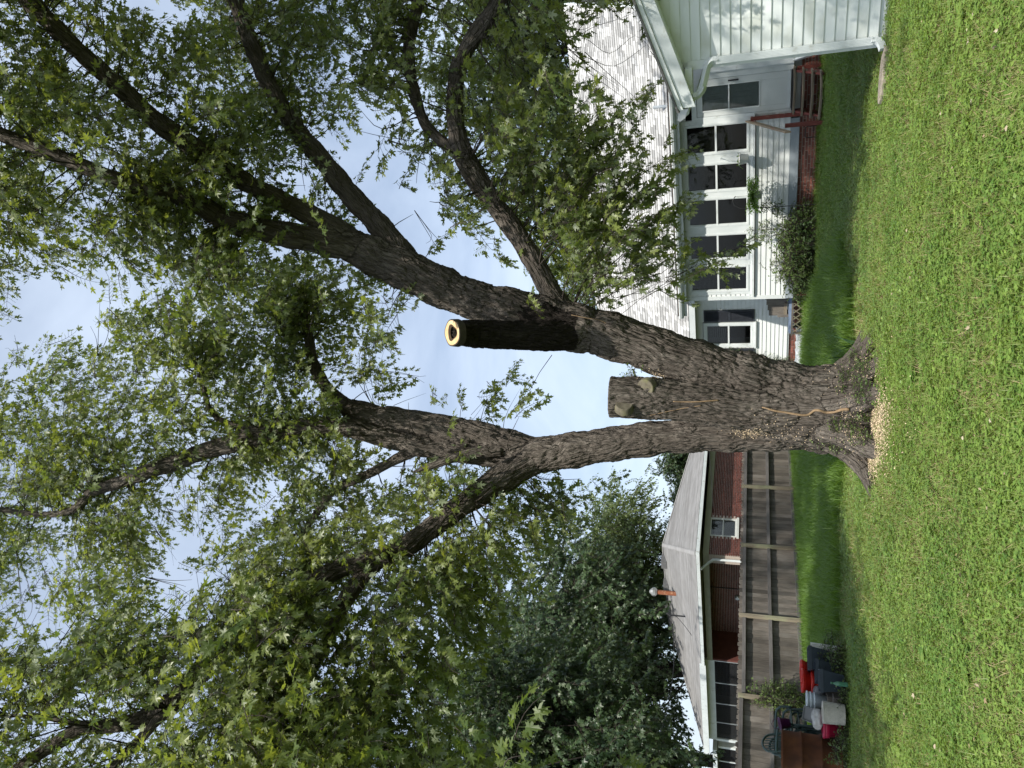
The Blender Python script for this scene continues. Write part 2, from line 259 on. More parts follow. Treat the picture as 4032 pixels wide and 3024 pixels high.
# ------------------------------------------------------------------ mesh builders
class MB:
    def __init__(s): s.v, s.f, s.t, s.m = [], [], [], []
    def add(s, vs_, fs, tone=.5, mi=0):
        o = len(s.v); s.v.extend(tuple(v) for v in vs_); s.f.extend(tuple(i + o for i in f) for f in fs); s.t.extend([tone] * len(fs)); s.m.extend([mi] * len(fs)); return s
    def box(s, x0, x1, y0, y1, z0, z1, M=None, tone=.5, mi=0):
        vs_ = [Vector((x, y, z)) for z in (z0, z1) for y in (y0, y1) for x in (x0, x1)]
        if M is not None: vs_ = [M @ v for v in vs_]
        return s.add(vs_, [(0,2,3,1), (4,5,7,6), (0,1,5,4), (2,6,7,3), (0,4,6,2), (1,3,7,5)], tone, mi)
    def prism(s, poly, axis, a0, a1, M=None, tone=.5, mi=0):
        """poly of 2D points extruded along axis ('x': pts are (y,z); 'y': (x,z); 'z': (x,y))"""
        def P(p, a): return Vector((a, p[0], p[1])) if axis == 'x' else Vector((p[0], a, p[1])) if axis == 'y' else Vector((p[0], p[1], a))
        n = len(poly); vs_ = [P(p, a0) for p in poly] + [P(p, a1) for p in poly]
        if M is not None: vs_ = [M @ v for v in vs_]
        fs = [tuple(range(n))[::-1], tuple(range(n, 2 * n))] + [(i, (i + 1) % n, n + (i + 1) % n, n + i) for i in range(n)]
        return s.add(vs_, fs, tone, mi)
    def tube(s, pts, rad, n=8, cap=True, tone=.5, mi=0, flat=1.0):
        pts = [Vector(p) for p in pts]; k = len(pts)
        if not hasattr(rad, '__len__'): rad = [rad] * k
        t0 = (pts[1] - pts[0]).normalized(); ref = Vector((0, 0, 1)) if abs(t0.z) < .9 else Vector((1, 0, 0))
        a = t0.cross(ref).normalized(); vs_ = []
        for i, p in enumerate(pts):
            t = (pts[min(i + 1, k - 1)] - pts[max(i - 1, 0)]).normalized()
            a = (a - t * a.dot(t)).normalized(); b = t.cross(a)
            for j in range(n):
                th = 2 * math.pi * j / n; vs_.append(p + a * (math.cos(th) * rad[i]) + b * (math.sin(th) * rad[i] * flat))
        fs = [(i * n + j, i * n + (j + 1) % n, (i + 1) * n + (j + 1) % n, (i + 1) * n + j) for i in range(k - 1) for j in range(n)]
        if cap: fs += [tuple(range(n))[::-1], tuple(range((k - 1) * n, k * n))]
        return s.add(vs_, fs, tone, mi)
    def lathe(s, prof, n=24, M=None, tone=.5, mi=0, sx=1, sy=1):
        vs_ = [Vector((r * math.cos(2 * math.pi * j / n) * sx, r * math.sin(2 * math.pi * j / n) * sy, z)) for r, z in prof for j in range(n)]
        if M is not None: vs_ = [M @ v for v in vs_]
        fs = [(i * n + j, i * n + (j + 1) % n, (i + 1) * n + (j + 1) % n, (i + 1) * n + j) for i in range(len(prof) - 1) for j in range(n)]
        return s.add(vs_, fs, tone, mi)
    def mesh(s, name, mats, smooth=False):
        me = bpy.data.meshes.new(name); me.from_pydata(s.v, [], s.f)
        for m in (mats if isinstance(mats, (list, tuple)) else [mats]): me.materials.append(MATS[m])
        if any(s.m): me.polygons.foreach_set('material_index', s.m)
        a = me.attributes.new('tone', 'FLOAT', 'FACE'); a.data.foreach_set('value', s.t)
        if smooth: me.polygons.foreach_set('use_smooth', [True] * len(s.f))
        me.update(); return me
    def build(s, name, mats, parent=None, smooth=False, loc=None, rot=None, bevel=0):
        o = link(name, s.mesh(name, mats, smooth), parent, loc, rot)
        if bevel:
            bv = o.modifiers.new('bevel', 'BEVEL'); bv.width = bevel; bv.segments = 2; bv.limit_method = 'ANGLE'
        return o
def link(name, data, parent=None, loc=None, rot=None):
    o = bpy.data.objects.new(name, data); col.objects.link(o)
    if parent is not None: o.parent = parent
    if loc is not None: o.location = loc
    if rot is not None: o.rotation_euler = rot
    return o
def tag(o, label, cat, group=None):
    o['label'] = label; o['category'] = cat
    if group: o['group'] = group
    return o
def thing(name, label, cat, loc=(0, 0, 0), rotz=0.0, group=None):
    o = link(name, None, None, loc, (0, 0, rotz)); o.empty_display_size = .2
    return tag(o, label, cat, group)
def structure(o): o['kind'] = 'structure'; return o
def stuff(o, label=None, cat=None):
    o['kind'] = 'stuff'
    if label: o['label'] = label; o['category'] = cat
    return o
def box(name, dims, mat_, parent, bevel=0): return MB().box(*dims).build(name, mat_, parent, bevel=bevel)
def catmull(pts, step):
    pts = [np.array(p, float) for p in pts]; out = []
    for i in range(len(pts) - 1):
        p0, p1, p2, p3 = pts[max(i - 1, 0)], pts[i], pts[i + 1], pts[min(i + 2, len(pts) - 1)]
        n = max(1, int(np.linalg.norm((p2 - p1)[:3]) / step))
        for j in range(n):
            t = j / n; out.append(.5 * (2 * p1 + (p2 - p0) * t + (2 * p0 - 5 * p1 + 4 * p2 - p3) * t * t + (3 * p1 - p0 - 3 * p2 + p3) * t ** 3))
    out.append(pts[-1]); return out

# instances of a few source meshes on a cloud of points (foliage, grass): one object, kind stuff
def scatter(name, pts, rots, scl, idx, sources, parent=None, rnd=None):
    n = len(pts); me = bpy.data.meshes.new(name); me.vertices.add(n); me.vertices.foreach_set('co', np.asarray(pts, np.float32).ravel())
    def attr(nm, ty, key, arr): a = me.attributes.new(nm, ty, 'POINT'); a.data.foreach_set(key, arr)
    attr('rot', 'FLOAT_VECTOR', 'vector', np.asarray(rots, np.float32).ravel()); attr('scl', 'FLOAT', 'value', np.asarray(scl, np.float32))
    attr('idx', 'INT', 'value', np.asarray(idx, np.int32)); attr('rnd', 'FLOAT', 'value', np.asarray(rnd if rnd is not None else RNG.random(n), np.float32))
    o = link(name, me, parent)
    ng = bpy.data.node_groups.new(name, 'GeometryNodeTree')
    ng.interface.new_socket('Geometry', in_out='INPUT', socket_type='NodeSocketGeometry'); ng.interface.new_socket('Geometry', in_out='OUTPUT', socket_type='NodeSocketGeometry')
    gi = ng.nodes.new('NodeGroupInput'); go = ng.nodes.new('NodeGroupOutput'); ip = ng.nodes.new('GeometryNodeInstanceOnPoints'); g2 = ng.nodes.new('GeometryNodeGeometryToInstance')
    for s in sources:
        oi = ng.nodes.new('GeometryNodeObjectInfo'); oi.inputs['Object'].default_value = s; ng.links.new(oi.outputs['Geometry'], g2.inputs[0])
    def na(nm, dt): a = ng.nodes.new('GeometryNodeInputNamedAttribute'); a.data_type = dt; a.inputs['Name'].default_value = nm; return a.outputs['Attribute']
    ng.links.new(gi.outputs[0], ip.inputs['Points']); ng.links.new(g2.outputs[0], ip.inputs['Instance']); ip.inputs['Pick Instance'].default_value = True
    ng.links.new(na('idx', 'INT'), ip.inputs['Instance Index']); ng.links.new(na('rot', 'FLOAT_VECTOR'), ip.inputs['Rotation']); ng.links.new(na('scl', 'FLOAT'), ip.inputs['Scale'])
    ng.links.new(ip.outputs[0], go.inputs[0])
    md = o.modifiers.new('scatter', 'NODES'); md.node_group = ng
    o['kind'] = 'stuff'
    return o
def source(name, mb, mats):      # a source mesh for scatter(): never linked to the scene itself
    me = mb.mesh(name, mats)
    a = me.attributes.new('lf', 'FLOAT', 'FACE'); a.data.foreach_set('value', mb.t)
    return bpy.data.objects.new(name, me)

# leaf shapes: list of (x along leaf width, y along leaf length), fanned from the middle
MAPLE = [(0, 0), (.10, .10), (.30, -.02), (.27, .14), (.42, .20), (.22, .32), (.50, .50), (.58, .72), (.34, .58), (.15, .55), (.16, .74), (.22, .86), (.10, .86), (0, 1.1)]
MAPLE = [(x * .84, y) for x, y in MAPLE]
MAPLE = MAPLE + [(-x, y) for x, y in MAPLE[-2:0:-1]]
OVAL = [(0, 0), (.22, .22), (.30, .5), (.2, .8), (0, 1), (-.2, .8), (-.30, .5), (-.22, .22)]
STAR = [(0, 0), (.36, .06), (.26, .3), (.6, .62), (.2, .62), (0, 1.1), (-.2, .62), (-.6, .62), (-.26, .3), (-.36, .06)]
def leaf(mb, base, d, nrm, L, shape, mi=0, fold=.18, droop=.15):
    d = d.normalized(); n = (nrm - d * nrm.dot(d)).normalized(); sx = d.cross(n)
    c = base + d * (.38 * L)
    vs_ = [c] + [base + sx * (x * L) + d * (y * L) + n * (L * (fold * abs(x) - droop * y * y)) for x, y in shape]
    k = len(shape)
    mb.add(vs_, [(0, 1 + i, 1 + (i + 1) % k) for i in range(k)], random.random(), mi)
def rvec(s=1.0): return Vector((random.gauss(0, s), random.gauss(0, s), random.gauss(0, s)))
def maple_spray(seed, shape=MAPLE, n=8, length=.46, size=.100, leafmi=0):
    random.seed(seed); mb = MB()
    pts = [Vector((length * t, .05 * math.sin(3 * t + seed), -.10 * t * t)) for t in np.linspace(0, 1, 6)]
    mb.tube(pts, [.006 * (1 - .7 * t) for t in np.linspace(0, 1, 6)], n=3, cap=False, mi=1)
    for k in range(n):
        t = (k + .6) / n; p = Vector((length * t, .05 * math.sin(3 * t + seed), -.10 * t * t))
        for sd in ((-1, 1) if k < n - 1 else (0,)):
            o = Vector((.55 + .3 * random.random(), sd * (.8 + .3 * random.random()), -.25 + .5 * random.random())).normalized()
            pet = .05 + .06 * random.random(); b = p + o * pet
            mb.tube([p, b], .0022, n=3, cap=False, mi=1)
            dn = (o + Vector((0, 0, -.85)) + rvec(.3)).normalized()
            leaf(mb, b, dn, Vector((0, 0, 1)) + rvec(.45), size * random.uniform(.6, 1.3), shape)
    return mb
def empty_sources(): return []
SPRAY_M = [source('maple_spray', maple_spray(s), ['leaf_maple', 'twig']) for s in range(7)]
SPRAY_D = [source('dark_spray', maple_spray(20 + s, shape=STAR, n=11, length=.7, size=.125), ['leaf_dark', 'twig']) for s in range(5)]
SPRAY_P = [source('pale_spray', maple_spray(40 + s, shape=OVAL, n=12, length=.8, size=.12), ['leaf_pale', 'twig']) for s in range(5)]
SPRAY_S = [source('shrub_spray', maple_spray(60 + s, shape=OVAL, n=8, length=.30, size=.055), ['leaf_shrub', 'twig']) for s in range(4)]
random.seed(7)

# ================================================================== ground
def build_ground():
    n = 60; xs = np.concatenate([[-600, -200, -80], np.linspace(-34, 34, n), [80, 200, 600]]); ys = np.concatenate([[-300, -80], np.linspace(-14, 50, n), [90, 200, 700]])
    X, Y = np.meshgrid(xs, ys); q = np.stack([X.ravel() * .23, Y.ravel() * .23, np.zeros(X.size)], 1)
    Z = pnoise(q) * .05 - .03
    far = (np.abs(X.ravel()) > 40) | (Y.ravel() > 60); Z[far] = -.05
    v = np.stack([X.ravel(), Y.ravel(), Z], 1); w = len(xs)
    f = [(j * w + i, j * w + i + 1, (j + 1) * w + i + 1, (j + 1) * w + i) for j in range(len(ys) - 1) for i in range(w - 1)]
    mb = MB(); mb.add([tuple(p) for p in v], f); return structure(mb.build('lawn_ground', 'soil', smooth=True))
build_ground()

# ================================================================== helpers for frame buildings (local x along wall, y into the building)
def siding(parent, X0, X1, Z0, Z1, y, exp, openings=(), mat_='siding', top=None, axis='x', face=-1):
    """lapped boards, each its own object, cut around openings (x0,x1,z0,z1); top(x) clips under a rake"""
    z = Z0; k = 0
    while z < Z1 - .02:
        z1 = min(z + exp, Z1); segs = [(X0, X1)]
        for (a, b, c, d) in openings:
            if c < z1 - .01 and d > z + .01:
                segs = [s for (p, q) in segs for s in ((p, min(q, a)), (max(p, b), q)) if s[1] - s[0] > .02]
        for (p, q) in segs:
            mb = MB(); f = face
            def yy(o): return y + f * o
            if top is None:
                prof = [(yy(.000), z), (yy(.022), z), (yy(.021), z + .012), (yy(.006), z1 + .004), (yy(.000), z1 + .004)]
                if axis == 'x': mb.prism(prof, 'x', p, q)
                else: mb.prism(prof, 'y', p, q)
            else:
                xa = p
                while xa < q and top(xa) < z + .01: xa += .01
                if xa >= q: continue
                xb = min(q, max(xa, next((x for x in np.arange(xa, q, .02) if top(x) >= z1), q)))
                zt = min(z1, top(xa) + .004)
                vs_ = [(xa, y, z), (q, y, z), (q, y, z1 + .004), (xb, y, z1 + .004), (xa, y, zt)]
                vo = [(xa, yy(.022), z), (q, yy(.022), z), (q, yy(.006), z1 + .004), (xb, yy(.006), z1 + .004), (xa, yy(.022 - .016 * (zt - z) / (z1 - z)), zt)]
                mb.add(vs_ + vo, [(0, 1, 2, 3, 4), (9, 8, 7, 6, 5), (0, 5, 6, 1), (1, 6, 7, 2), (2, 7, 8, 3), (3, 8, 9, 4), (4, 9, 5, 0)])
            mb.build('siding_board', mat_, parent)
        z += exp; k += 1
def frame_rect(mb, x0, x1, z0, z1, w, y0, y1):
    mb.box(x0, x0 + w, y0, y1, z0, z1).box(x1 - w, x1, y0, y1, z0, z1).box(x0 + w, x1 - w, y0, y1, z1 - w, z1).box(x0 + w, x1 - w, y0, y1, z0, z0 + w)
    return mb
BRICKV = []
def brick_variants():
    for k in range(6):
        mb = MB(); mb.box(0, .198, 0, .09, 0, .053, tone=[.15, .35, .5, .62, .8, 1.0][k]); me = mb.mesh('brick', 'brick'); BRICKV.append(me)
brick_variants()
def bricks(parent, X0, X1, Z0, rows, y, axis='x'):
    for r in range(rows):
        x = X0 - (.106 if r % 2 else 0)
        while x < X1 - .06:
            xa, xb = max(x, X0), min(x + .203, X1)
            if xb - xa > .04:
                o = link('brick', random.choice(BRICKV), parent)
                if axis == 'x': o.location = (xa, y + random.uniform(-.002, .002), Z0 + r * .068); o.scale = ((xb - xa) / .203, 1, 1)
                else: o.location = (y, xa, Z0 + r * .068); o.rotation_euler = (0, 0, R(90)); o.scale = ((xb - xa) / .203, 1, 1)
            x += .213

# ================================================================== white house with sunroom
HA = R(-32.0); HO = Vector((6.57, 18.37, 0))
house = thing('white_house', 'white sided house with five-window sunroom and pale grey shingle roof', 'house', HO, HA)
WX = [(-.99, -.24), (-1.94, -1.19), (-2.86, -2.08), (-3.80, -3.04), (-4.72, -3.95)]       # five sunroom windows
WZ0, WZ1 = 1.58, 3.12
MY = 1.5                                                                                    # set-back main wall
SR0, SR1 = -4.95, 1.10
op_sun = [(-4.80, -.14, 1.44, 3.20), (-.14, .98, .60, 2.98)]
siding(house, SR0 + .09, SR1 - .09, .66, 3.36, 0, .127, op_sun)
mw_open = [(-7.30, -6.42, 1.38, 2.92)]
siding(house, -8.75, SR0, .50, 3.24, MY, .118, mw_open)
siding(house, .0, 1.42, .66, 3.2, SR1, .127, axis='y', face=1)                              # sunroom side wall by the door
siding(house, SR1 + .03, 2.18, .66, 3.2, MY, .127)
def gable_top(y): return 6.62 - abs(y - 5.0) * .83
# gable end boards on the far right side
z = .66
while z < 6.5:
    half = (6.55 - max(z, 3.25)) / .83
    y0, y1 = max(MY, 5 - half), min(8.5, 5 + half)
    if y1 - y0 > .1:
        MB().prism([(2.2, z), (2.222, z), (2.206, z + .131), (2.2, z + .131)], 'y', y0, y1).build('siding_board', 'siding', house)
    z += .127
# solid cores behind the boards
core = MB(); core.box(SR0 + .02, SR1 - .02, .12, .14, .5, 1.44).box(SR0 + .02, SR1 - .02, .10, MY, .42, .5).box(SR0 + .02, -4.80, .01, .1, .5, 3.36).box(.98, SR1 - .02, .01, .1, .5, 3.36).box(SR0 + .02, SR1 - .02, .01, .1, 3.2, 3.36)
core.box(SR1 - .12, SR1 - .004, .02, MY, .5, 3.3).box(SR0 + .004, SR0 + .1, .02, MY, .5, 3.3)
core.box(-8.75, -7.30, MY + .004, MY + .12, .45, 3.24).box(-6.42, 2.2, MY + .004, MY + .12, .45, 3.24).box(-7.30, -6.42, MY + .004, MY + .12, .45, 1.38).box(-7.30, -6.42, MY + .004, MY + .12, 2.92, 3.24)
core.box(-8.75, 2.196, 8.4, 8.5, .3, 3.24).box(-8.75, -8.65, MY, 8.5, .3, 3.24).box(2.08, 2.196, MY, 8.5, .3, 3.24)
core.add([(2.19, MY, 3.2), (2.19, 8.5, 3.2), (2.19, 5, 6.6)], [(0, 1, 2)]).add([(-8.7, MY, 3.2), (-8.7, 8.5, 3.2), (-8.7, 5, 6.6)], [(0, 2, 1)])
core.build('wall_core', 'siding', house)
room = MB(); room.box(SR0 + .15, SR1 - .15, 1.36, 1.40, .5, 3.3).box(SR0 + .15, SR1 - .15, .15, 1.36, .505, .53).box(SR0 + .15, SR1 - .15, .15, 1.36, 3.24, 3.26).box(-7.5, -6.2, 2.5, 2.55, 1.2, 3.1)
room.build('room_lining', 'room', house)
# grey base board, brick foundation
box('base_board', (SR0 - .015, -.30, -.03, .10, .46, .655), 'board_grey', house)
box('base_board', (.95, SR1 + .015, -.03, .10, .46, .655), 'board_grey', house)
fnd = box('foundation', (SR0 + .03, SR1 - .03, .045, .3, -.15, .458), 'mortar', house)
bricks(fnd, SR0 + .02, SR1 - .02, -.018, 7, .035)
fn2 = MB().box(-8.72, SR0, MY + .05, MY + .2, -.1, .49).box(SR1, 2.17, MY + .05, MY + .2, -.1, .65).build('foundation', 'mortar', house)
bricks(fn2, -8.7, SR0 - .02, -.018, 7, MY + .035); bricks(fn2, SR1 + .02, 2.16, -.018, 10, MY + .035)
f3 = box('foundation', (SR1 - .2, SR1 - .05, .3, MY, -.1, .65), 'mortar', house)
bricks(f3, .06, MY, -.018, 9, SR1 + .045, axis='y')
# corner posts, casings
for (a, b) in ((SR0 - .02, SR0 + .09), (SR1 - .09, SR1 + .02)): box('corner_trim', (a, b, -.03, .08, .64, 3.36), 'trim', house)
box('corner_trim', (-8.80, -8.66, MY - .03, MY + .1, .45, 3.24), 'trim', house)
cas = MB()
edges = [-4.80] + [x for w in sorted(WX) for x in w] + [-.14]
cas.box(-4.84, -.12, -.034, .06, WZ1, 3.20).box(-4.84, -.12, -.034, .06, 1.50, WZ0)
prev = -4.80
for (a, b) in sorted(WX): cas.box(prev, a, -.03, .06, WZ0, WZ1); prev = b
cas.box(prev, -.14, -.03, .06, WZ0, WZ1)
cas.build('window_casing', 'trim', house, bevel=.004)
MB().box(-4.88, -.10, -.075, .0, 1.452, 1.50).build('window_sill', 'trim', house)
def blinds(parent, x0, x1, z0, z1, y, mat_='blind', pitch=.034):
    mb = MB(); z = z0
    while z < z1: mb.box(x0, x1, y, y + .006, z, z + .028, M=None); z += pitch
    o = mb.build('blind', mat_, parent); o['kind'] = 'stuff'; return o
for i, (a, b) in enumerate(WX):
    fr = MB(); frame_rect(fr, a, b, WZ0, WZ1, .045, -.045, .03); frame_rect(fr, a + .045, b - .045, WZ0 + .045, WZ1 - .045, .022, -.03, .03)
    w = fr.build('window', 'trim', house, bevel=.003)
    box('meeting_rail', (a + .045, b - .045, -.034, .028, 2.345, 2.39), 'trim', w)
    for (z0, z1) in ((WZ0 + .06, 2.35), (2.385, WZ1 - .06)): box('pane', (a + .05, b - .05, .006, .010, z0, z1), 'glass', w)
    blinds(w, a + .06, b - .06, 2.40, WZ1 - .08, .05)
    low = [WZ0 + .07, WZ0 + .20, 1.80, 2.00, 1.95][i]
    blinds(w, a + .06, b - .06, low, 2.34, .08, pitch=.03)
# main-wing window with louvred shutters
a, b, z0, z1 = -7.28, -6.44, 1.42, 2.90
fr = MB(); frame_rect(fr, a, b, z0, z1, .085, MY - .05, MY + .03); frame_rect(fr, a + .085, b - .085, z0 + .085, z1 - .085, .03, MY - .035, MY + .03); fr.box(a - .03, b + .03, MY - .075, MY, z0 - .05, z0)
w = fr.build('window', 'trim', house, bevel=.003)
box('meeting_rail', (a + .085, b - .085, MY - .04, MY + .028, 2.14, 2.185), 'trim', w)
for (p, q) in ((z0 + .1, 2.15), (2.18, z1 - .1)): box('pane', (a + .1, b - .1, MY + .004, MY + .008, p, q), 'glass', w)
bl = MB()
for k in range(11):
    zz = 2.80 - k * .052; bl.prism([(a + .12, zz), (b - .12 - .012 * k, zz - .012 * k * .4), (b - .12 - .012 * k, zz + .04 - .012 * k * .4), (a + .12, zz + .04)], 'y', MY + .05, MY + .056)
o = bl.build('blind', 'blind_light', w); o['kind'] = 'stuff'
for (x0, x1) in ((-6.40, -6.02), (-7.70, -7.32)):
    sh = MB(); frame_rect(sh, x0, x1, 1.42, 2.88, .05, MY - .055, MY - .02); sh.box(x0 + .05, x1 - .05, MY - .054, MY - .02, 2.10, 2.18)
    sh.box(x0 + .05, x1 - .05, MY - .026, MY - .021, 1.47, 2.83)
    s = sh.build('shutter', 'shutter', house)
    lv = MB(); zz = 1.49
    while zz < 2.81:
        if not (2.07 < zz < 2.18):
            lv.prism([(MY - .048, zz), (MY - .028, zz + .024), (MY - .028, zz + .030), (MY - .048, zz + .006)], 'x', x0 + .05, x1 - .05)
        zz += .032
    o = lv.build('louvre', 'shutter', s); o['kind'] = 'stuff'
# storm door
dx0, dx1, dz0, dz1 = -.12, .80, .68, 2.80
dj = MB(); dj.box(dx0 - .02, dx0 + .04, -.03, .08, dz0 - .06, dz1 + .12).box(dx1 - .02, dx1 + .18, -.03, .08, dz0 - .06, dz1 + .12).box(dx0 + .04, dx1 - .02, -.03, .08, dz1, dz1 + .12)
dj.build('door_casing', 'trim', house, bevel=.004)
box('door_inner', (dx0 + .04, dx1 - .02, .06, .10, dz0, dz1), 'door_inner', house)
dm = MB()
gx0, gx1, gz0, gz1 = dx0 + .17, dx1 - .17, 1.36, 2.68
dm.box(dx0 + .045, gx0, -.02, .02, dz0, dz1 - .01).box(gx1, dx1 - .025, -.02, .02, dz0, dz1 - .01).box(gx0, gx1, -.02, .02, gz1, dz1 - .01).box(gx0, gx1, -.02, .02, dz0, gz0)
door = dm.build('storm_door', 'door_white', house, bevel=.006)
df = MB(); frame_rect(df, gx0 - .01, gx1 + .01, gz0 - .01, gz1 + .01, .025, -.034, .022); df.box(gx0, gx1, -.03, .02, 2.04, 2.065); df.build('glazing_bead', 'trim', door)
for (p, q) in ((gz0 + .01, 2.045), (2.06, gz1 - .01)): box('pane', (gx0 + .01, gx1 - .01, .002, .006, p, q), 'glass_clear', door)
hd = MB(); hd.tube([(dx1 - .1, -.02, 1.86), (dx1 - .1, -.065, 1.88), (dx1 - .1, -.07, 1.94), (dx1 - .1, -.06, 2.02), (dx1 - .1, -.02, 2.04)], .013, n=8); hd.box(dx1 - .118, dx1 - .082, -.026, -.018, 1.83, 2.07); hd.build('handle', 'black_metal', door)
pn = MB()
for (xx0, xx1) in ((.02, .30), (.38, .66)):
    for (p, q) in ((1.00, 1.30), (1.42, 1.95), (2.10, 2.62)): frame_rect(pn, xx0, xx1, p, q, .03, .048, .062)
pn.build('door_panel', 'door_inner', house)
box('door_sweep', (dx0 + .05, dx1 - .03, -.026, -.018, dz0, dz0 + .07), 'metal_white', door)
box('sill_plate', (dx0, dx1, -.04, .1, .60, .66), 'black_metal', house)
# roof: sunroom side sweeps lower than the main roof
RY, RZ = 5.0, 6.85
def roof_plane(X0, X1, ye, ze, singles, nm):
    sl = math.hypot(RY - ye, RZ - ze); ang = math.atan2(RZ - ze, RY - ye)
    M = Matrix.Translation((0, ye, ze)) @ Matrix.Rotation(ang, 4, 'X')
    deck = MB(); deck.box(X0, X1, 0, sl, -.09, 0, M=M); dk = deck.build(nm, 'underlay', house)
    rows = int(sl / .142); rest = MB(); vari = []
    for k in range(7):
        t = [.05, .2, .4, .5, .65, .85, 1.0][k]
        vari.append(MB().add([(0, 0, .006), (1, 0, .006), (1, .16, .001), (0, .16, .001), (0, 0, .020), (1, 0, .020), (1, .16, .004), (0, .16, .004)], [(0,3,2,1), (4,5,6,7), (0,1,5,4), (1,2,6,5), (2,3,7,6), (3,0,4,7)], t).mesh('shingle', 'shingle'))
    cnt = 0
    for r_ in range(rows):
        x = X0 - random.uniform(0, .3)
        while x < X1:
            wdt = random.choice([.12, .15, .18, .22, .28]); xa, xb = max(x, X0), min(x + wdt, X1); x += wdt
            if xb - xa < .03: continue
            lift = random.choice([0, 0, .003])
            if cnt < singles:
                o = link('shingle', random.choice(vari), dk); o.matrix_local = M @ Matrix.Translation((xa, r_ * .142, .001 + lift)) @ Matrix.Diagonal((xb - xa - .004, 1, 1, 1)); cnt += 1
            else:
                T = M @ Matrix.Translation((xa, r_ * .142, .001 + lift)) @ Matrix.Diagonal((xb - xa - .004, 1, 1, 1)); me = random.choice(vari)
                rest.add([T @ v.co for v in me.vertices], [tuple(p.vertices) for p in me.polygons], random.choice([.05, .2, .4, .5, .65, .85, 1.0]))
    o = rest.build('shingles', 'shingle', dk); o['kind'] = 'stuff'
    return M, sl
M1, sl1 = roof_plane(-5.28, 2.45, -.34, 3.44, 300, 'roof')
M2, sl2 = roof_plane(-8.95, -5.284, 1.12, 3.28, 0, 'roof')
MB().box(-8.95, 2.45, 0, 4.6, -.12, 0, M=Matrix.Translation((0, RY, RZ - .02)) @ Matrix.Rotation(-math.atan2(3.5, 3.9), 4, 'X')).build('roof', 'shingle_far', house)
rc = MB()
x = -8.95
while x < 2.4: rc.prism([(RY - .17, RZ - .09), (RY, RZ + .035), (RY + .17, RZ - .09), (RY + .17, RZ - .075), (RY, RZ + .06), (RY - .17, RZ - .07)], 'x', x, min(x + .29, 2.45), tone=random.choice([.3, .5, .8])); x += .3
rc.build('ridge_cap', 'shingle', house)
MB().box(-5.28, 2.45, -.04, .0, -.10, -.012, M=M1).build('roof_edge', 'roof_edge', house)
# rake board on the right gable
MB().box(2.452, 2.49, 0, sl1, -.20, .02, M=M1).build('rake_board', 'trim', house)
# gutter and fascia along the sunroom eave, soffit
gt = MB(); gt.prism([(-.345, 3.28), (-.345, 3.40), (-.46, 3.40), (-.475, 3.385), (-.46, 3.33), (-.43, 3.285)], 'x', -5.30, 2.45); gt.build('gutter', 'metal_white', house)
box('fascia', (-5.28, 2.45, -.34, -.30, 3.20, 3.40), 'metal_white', house)
box('soffit', (-5.26, 2.45, -.30, .02, 3.36, 3.375), 'trim', house)
box('frieze', (SR0, SR1, -.028, .0, 3.24, 3.355), 'trim', house)
box('fascia', (-8.95, -5.30, 1.04, 1.085, 3.10, 3.27), 'metal_white', house)
box('soffit', (-8.95, -5.30, 1.085, MY + .02, 3.19, 3.20), 'soffit_tan', house)
MB().tube([(.33, -.28, 3.42), (.33, -.28, 3.80)], .035, n=12).build('vent_pipe', 'pvc', house)
MB().tube([(-2.9, .3, 3.75), (-2.9, .3, 4.1)], .035, n=12).build('vent_pipe', 'pvc', house)
# downspout on the sunroom's right corner
MB().prism([(.93, -.10), (1.05, -.10), (1.05, -.03), (.93, -.03)], 'z', .62, 3.3).build('downspout', 'metal_white', house, bevel=.01)
MB().tube([(.99, -.065, .64), (1.04, -.10, .40), (1.12, -.25, .18), (1.30, -.45, .06)], .055, n=4, flat=.8).build('downspout_boot', 'metal_white', house)
box('side_window', (SR1 + .024, SR1 + .06, .50, 1.20, 1.0, 2.3), 'timber', house)
vn = MB(); frame_rect(vn, 0, .5, 0, .9, .05, -.02, .03)
lvM = Matrix.Translation((2.225, 3.3, 4.4)) @ Matrix.Rotation(R(90), 4, 'Z')
gv = MB(); gv.box(0, .5, -.03, 0, 0, 1.0, M=lvM)
for k in range(14): gv.box(.04, .46, -.045, -.03, .05 + k * .065, .09 + k * .065, M=lvM)
gv.build('gable_vent', 'shutter', house)

# ================================================================== garage / outbuilding on the right
garage = thing('white_garage', 'white lap-sided garage gable with grimy boards and corner downspout', 'garage', HO, HA)
GX, GY = 2.48, -8.68
def rake(x): return 2.235 + (x - 2.15) * .345          # underside of the rake soffit
siding(garage, GX + .075, 7.6, .10, 4.2, GY, .120, (), 'siding_grimy', top=lambda x: rake(x) + .02)
gc = MB(); gc.prism([(GX + .01, .0), (7.6, .0), (7.6, rake(7.6)), (GX + .01, rake(GX))], 'y', GY + .004, GY + .12)
gc.box(GX + .005, GX + .1, GY + .01, GY + 6, .0, 2.3).box(GX + .1, 7.6, GY + 5.9, GY + 6, 0, 2.3); gc.build('wall_core', 'siding_grimy', garage)
siding(garage, GY + .08, GY + 6, .10, 2.3, GX, .120, (), 'siding_grimy', axis='y')
box('corner_trim', (GX - .022, GX + .085, GY - .035, GY + .075, .06, 2.30), 'trim', garage, bevel=.003)
rs = MB(); rs.prism([(2.10, rake(2.10)), (7.9, rake(7.9)), (7.9, rake(7.9) + .012), (2.10, rake(2.10) + .012)], 'y', GY - .33, GY + .02)
for k in range(30): rs.prism([(2.15 + k * .19, rake(2.15 + k * .19) - .004), (2.165 + k * .19, rake(2.165 + k * .19) - .004), (2.165 + k * .19, rake(2.165 + k * .19) + .002), (2.15 + k * .19, rake(2.15 + k * .19) + .002)], 'y', GY - .32, GY - .01)
rs.build('rake_soffit', 'trim', garage)
